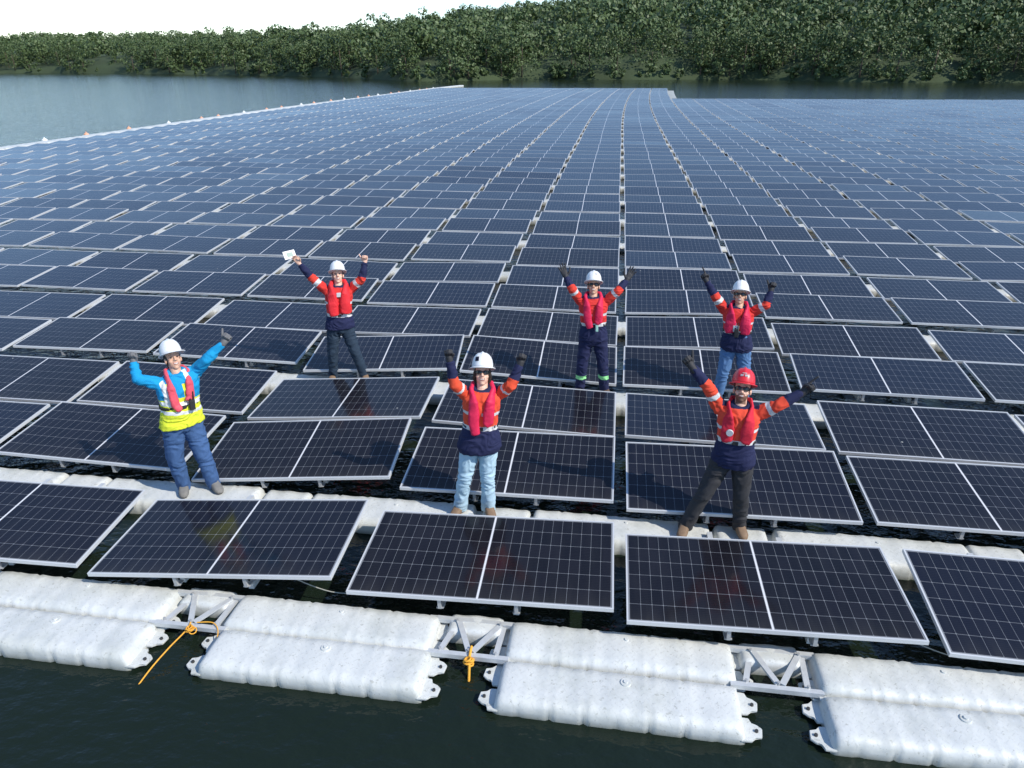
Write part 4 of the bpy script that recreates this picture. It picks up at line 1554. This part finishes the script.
# man in the red hat
MRVEST = fabric('red_vest', (0.56, 0.024, 0.048))
MRO = fabric('orange_red_cloth', (0.68, 0.070, 0.036))
p6 = person(dict(k=0, label='person in red hard hat with both arms spread wide, orange red jacket and charcoal trousers',
    px=dict(hat=(745, 371.5), chin=(742.5, 405), sl=(722.4, 404), sr=(757, 406.8), el=(709, 388), wl=(690.3, 365), hl=(687.5, 360.5), er=(779, 405),
            wr=(803, 392), hr=(807.5, 388), hem=(730, 473.5), hipl=(722, 472), hipr=(740, 473.5), kl=(702, 497.6), kr=(737.5, 503), al=(685.5, 523), ar=(738.5, 528)),
    hat=MHATR, hem=-.10, jm=[MRO, MNAVY, MTAPE, MRO], jrule=rule_two_tone(1.30, .37, True, (.55, .74)), tm=MCHAR, bm=MBOOT_T, gloves=MGLV_D, pose=('thumb', 'point'), beard=True,
    toes=((-.5, -1), (.05, -1)), flare=.08, emblem=((-.34, -.06, .36, .56, MHATW), (.04, .36, .36, .56, MHATW), (-.2, .22, .62, .70, MHATW)),
    vest=dict(x0=.090, x1=.088, x2=.075, t=(.42, .44), m=MRVEST, belt=.40, w=.050, th=.016)))

# badge on the man's chest
def disc(pp, t, x, r, mat, name, out=.05):
    bm = bmesh.new()
    q = pp['tp'](t, x, out)
    M4 = Matrix.Translation(q) @ pp['fwd'].to_track_quat('Z', 'Y').to_matrix().to_4x4()
    bmesh.ops.create_cone(bm, cap_ends=True, segments=24, radius1=r, radius2=r * .9, depth=.016, matrix=M4)
    pp['part'](name, mesh_of(bm, name, mat))
disc(p6, .60, -.065, .034, MTAPE, 'badge', .055)
# inflator tags
def block(pp, t, x, s, mat, name, out=.05):
    bm = bmesh.new()
    q = pp['tp'](t, x, out)
    M4 = Matrix.Translation(q) @ Matrix((pp['side'], pp['fwd'], pp['up'])).transposed().to_4x4()
    add_box(bm, (0, 0, 0), s, M4, .006)
    return pp, bm, name, mat
def as_part(b):
    b[0]['part'](b[2], mesh_of(b[1], b[2], b[3]))
MGREEN = simple('pale_green', (.35, .60, .52), .5)
as_part(block(p4, .34, .05, (.035, .02, .085), MGREEN, 'inflator_tag', .05))
as_part(block(p5, .52, -.02, (.075, .02, .085), MTAPE, 'chest_tag', .035))
as_part(block(p2, .84, .0, (.06, .02, .06), MTAPE, 'collar_tag', .03))
# radios clipped on, phone in the hand
for pp, t, x, lab in ((p1, .44, .075, 'black two way radio clipped to the yellow vest at the waist belt'),
                      (p5, .42, -.01, 'black two way radio on the chest of the person at back right')):
    bm = bmesh.new()
    q = pp['tp'](t, x, .055)
    M4 = Matrix.Translation(q) @ Matrix((pp['side'], pp['fwd'], pp['up'])).transposed().to_4x4()
    add_box(bm, (0, 0, 0), (.055, .036, .11), M4, .008)
    bmesh.ops.create_cone(bm, cap_ends=True, segments=8, radius1=.008, radius2=.005, depth=.09, matrix=M4 @ Matrix.Translation((.018, 0, .095)))
    bmesh.ops.create_cone(bm, cap_ends=True, segments=10, radius1=.009, radius2=.009, depth=.018, matrix=M4 @ Matrix.Translation((-.014, 0, .06)))
    tag(obj('two_way_radio', mesh_of(bm, 'two_way_radio', MBELT)), lab, 'radio')
w, hd, pn, th, pose = p2['hands'][0]
d_ = unproject(289.5, 254.8, 1.0)[0]
q = Vector((0, 0, CAMZ)) + d_ * ((w + hd * .09).y - .01) / d_.y
M4 = Matrix.Translation(q) @ Matrix.Rotation(R(32), 4, 'Z') @ Matrix.Rotation(R(-28), 4, 'X') @ Matrix.Rotation(R(-6), 4, 'Y')
ph = empty('smartphone', M4)
tag(ph, 'pale smartphone held up by the person at back left', 'phone')
bm = bmesh.new(); add_box(bm, (0, 0, 0), (.165, .012, .115), None, .004)
obj('case', mesh_of(bm, 'case', MPHONE), ph)
bm = bmesh.new(); add_box(bm, (.004, -.0068, 0), (.085, .002, .062))
obj('screen', mesh_of(bm, 'screen', MSCREEN), ph)
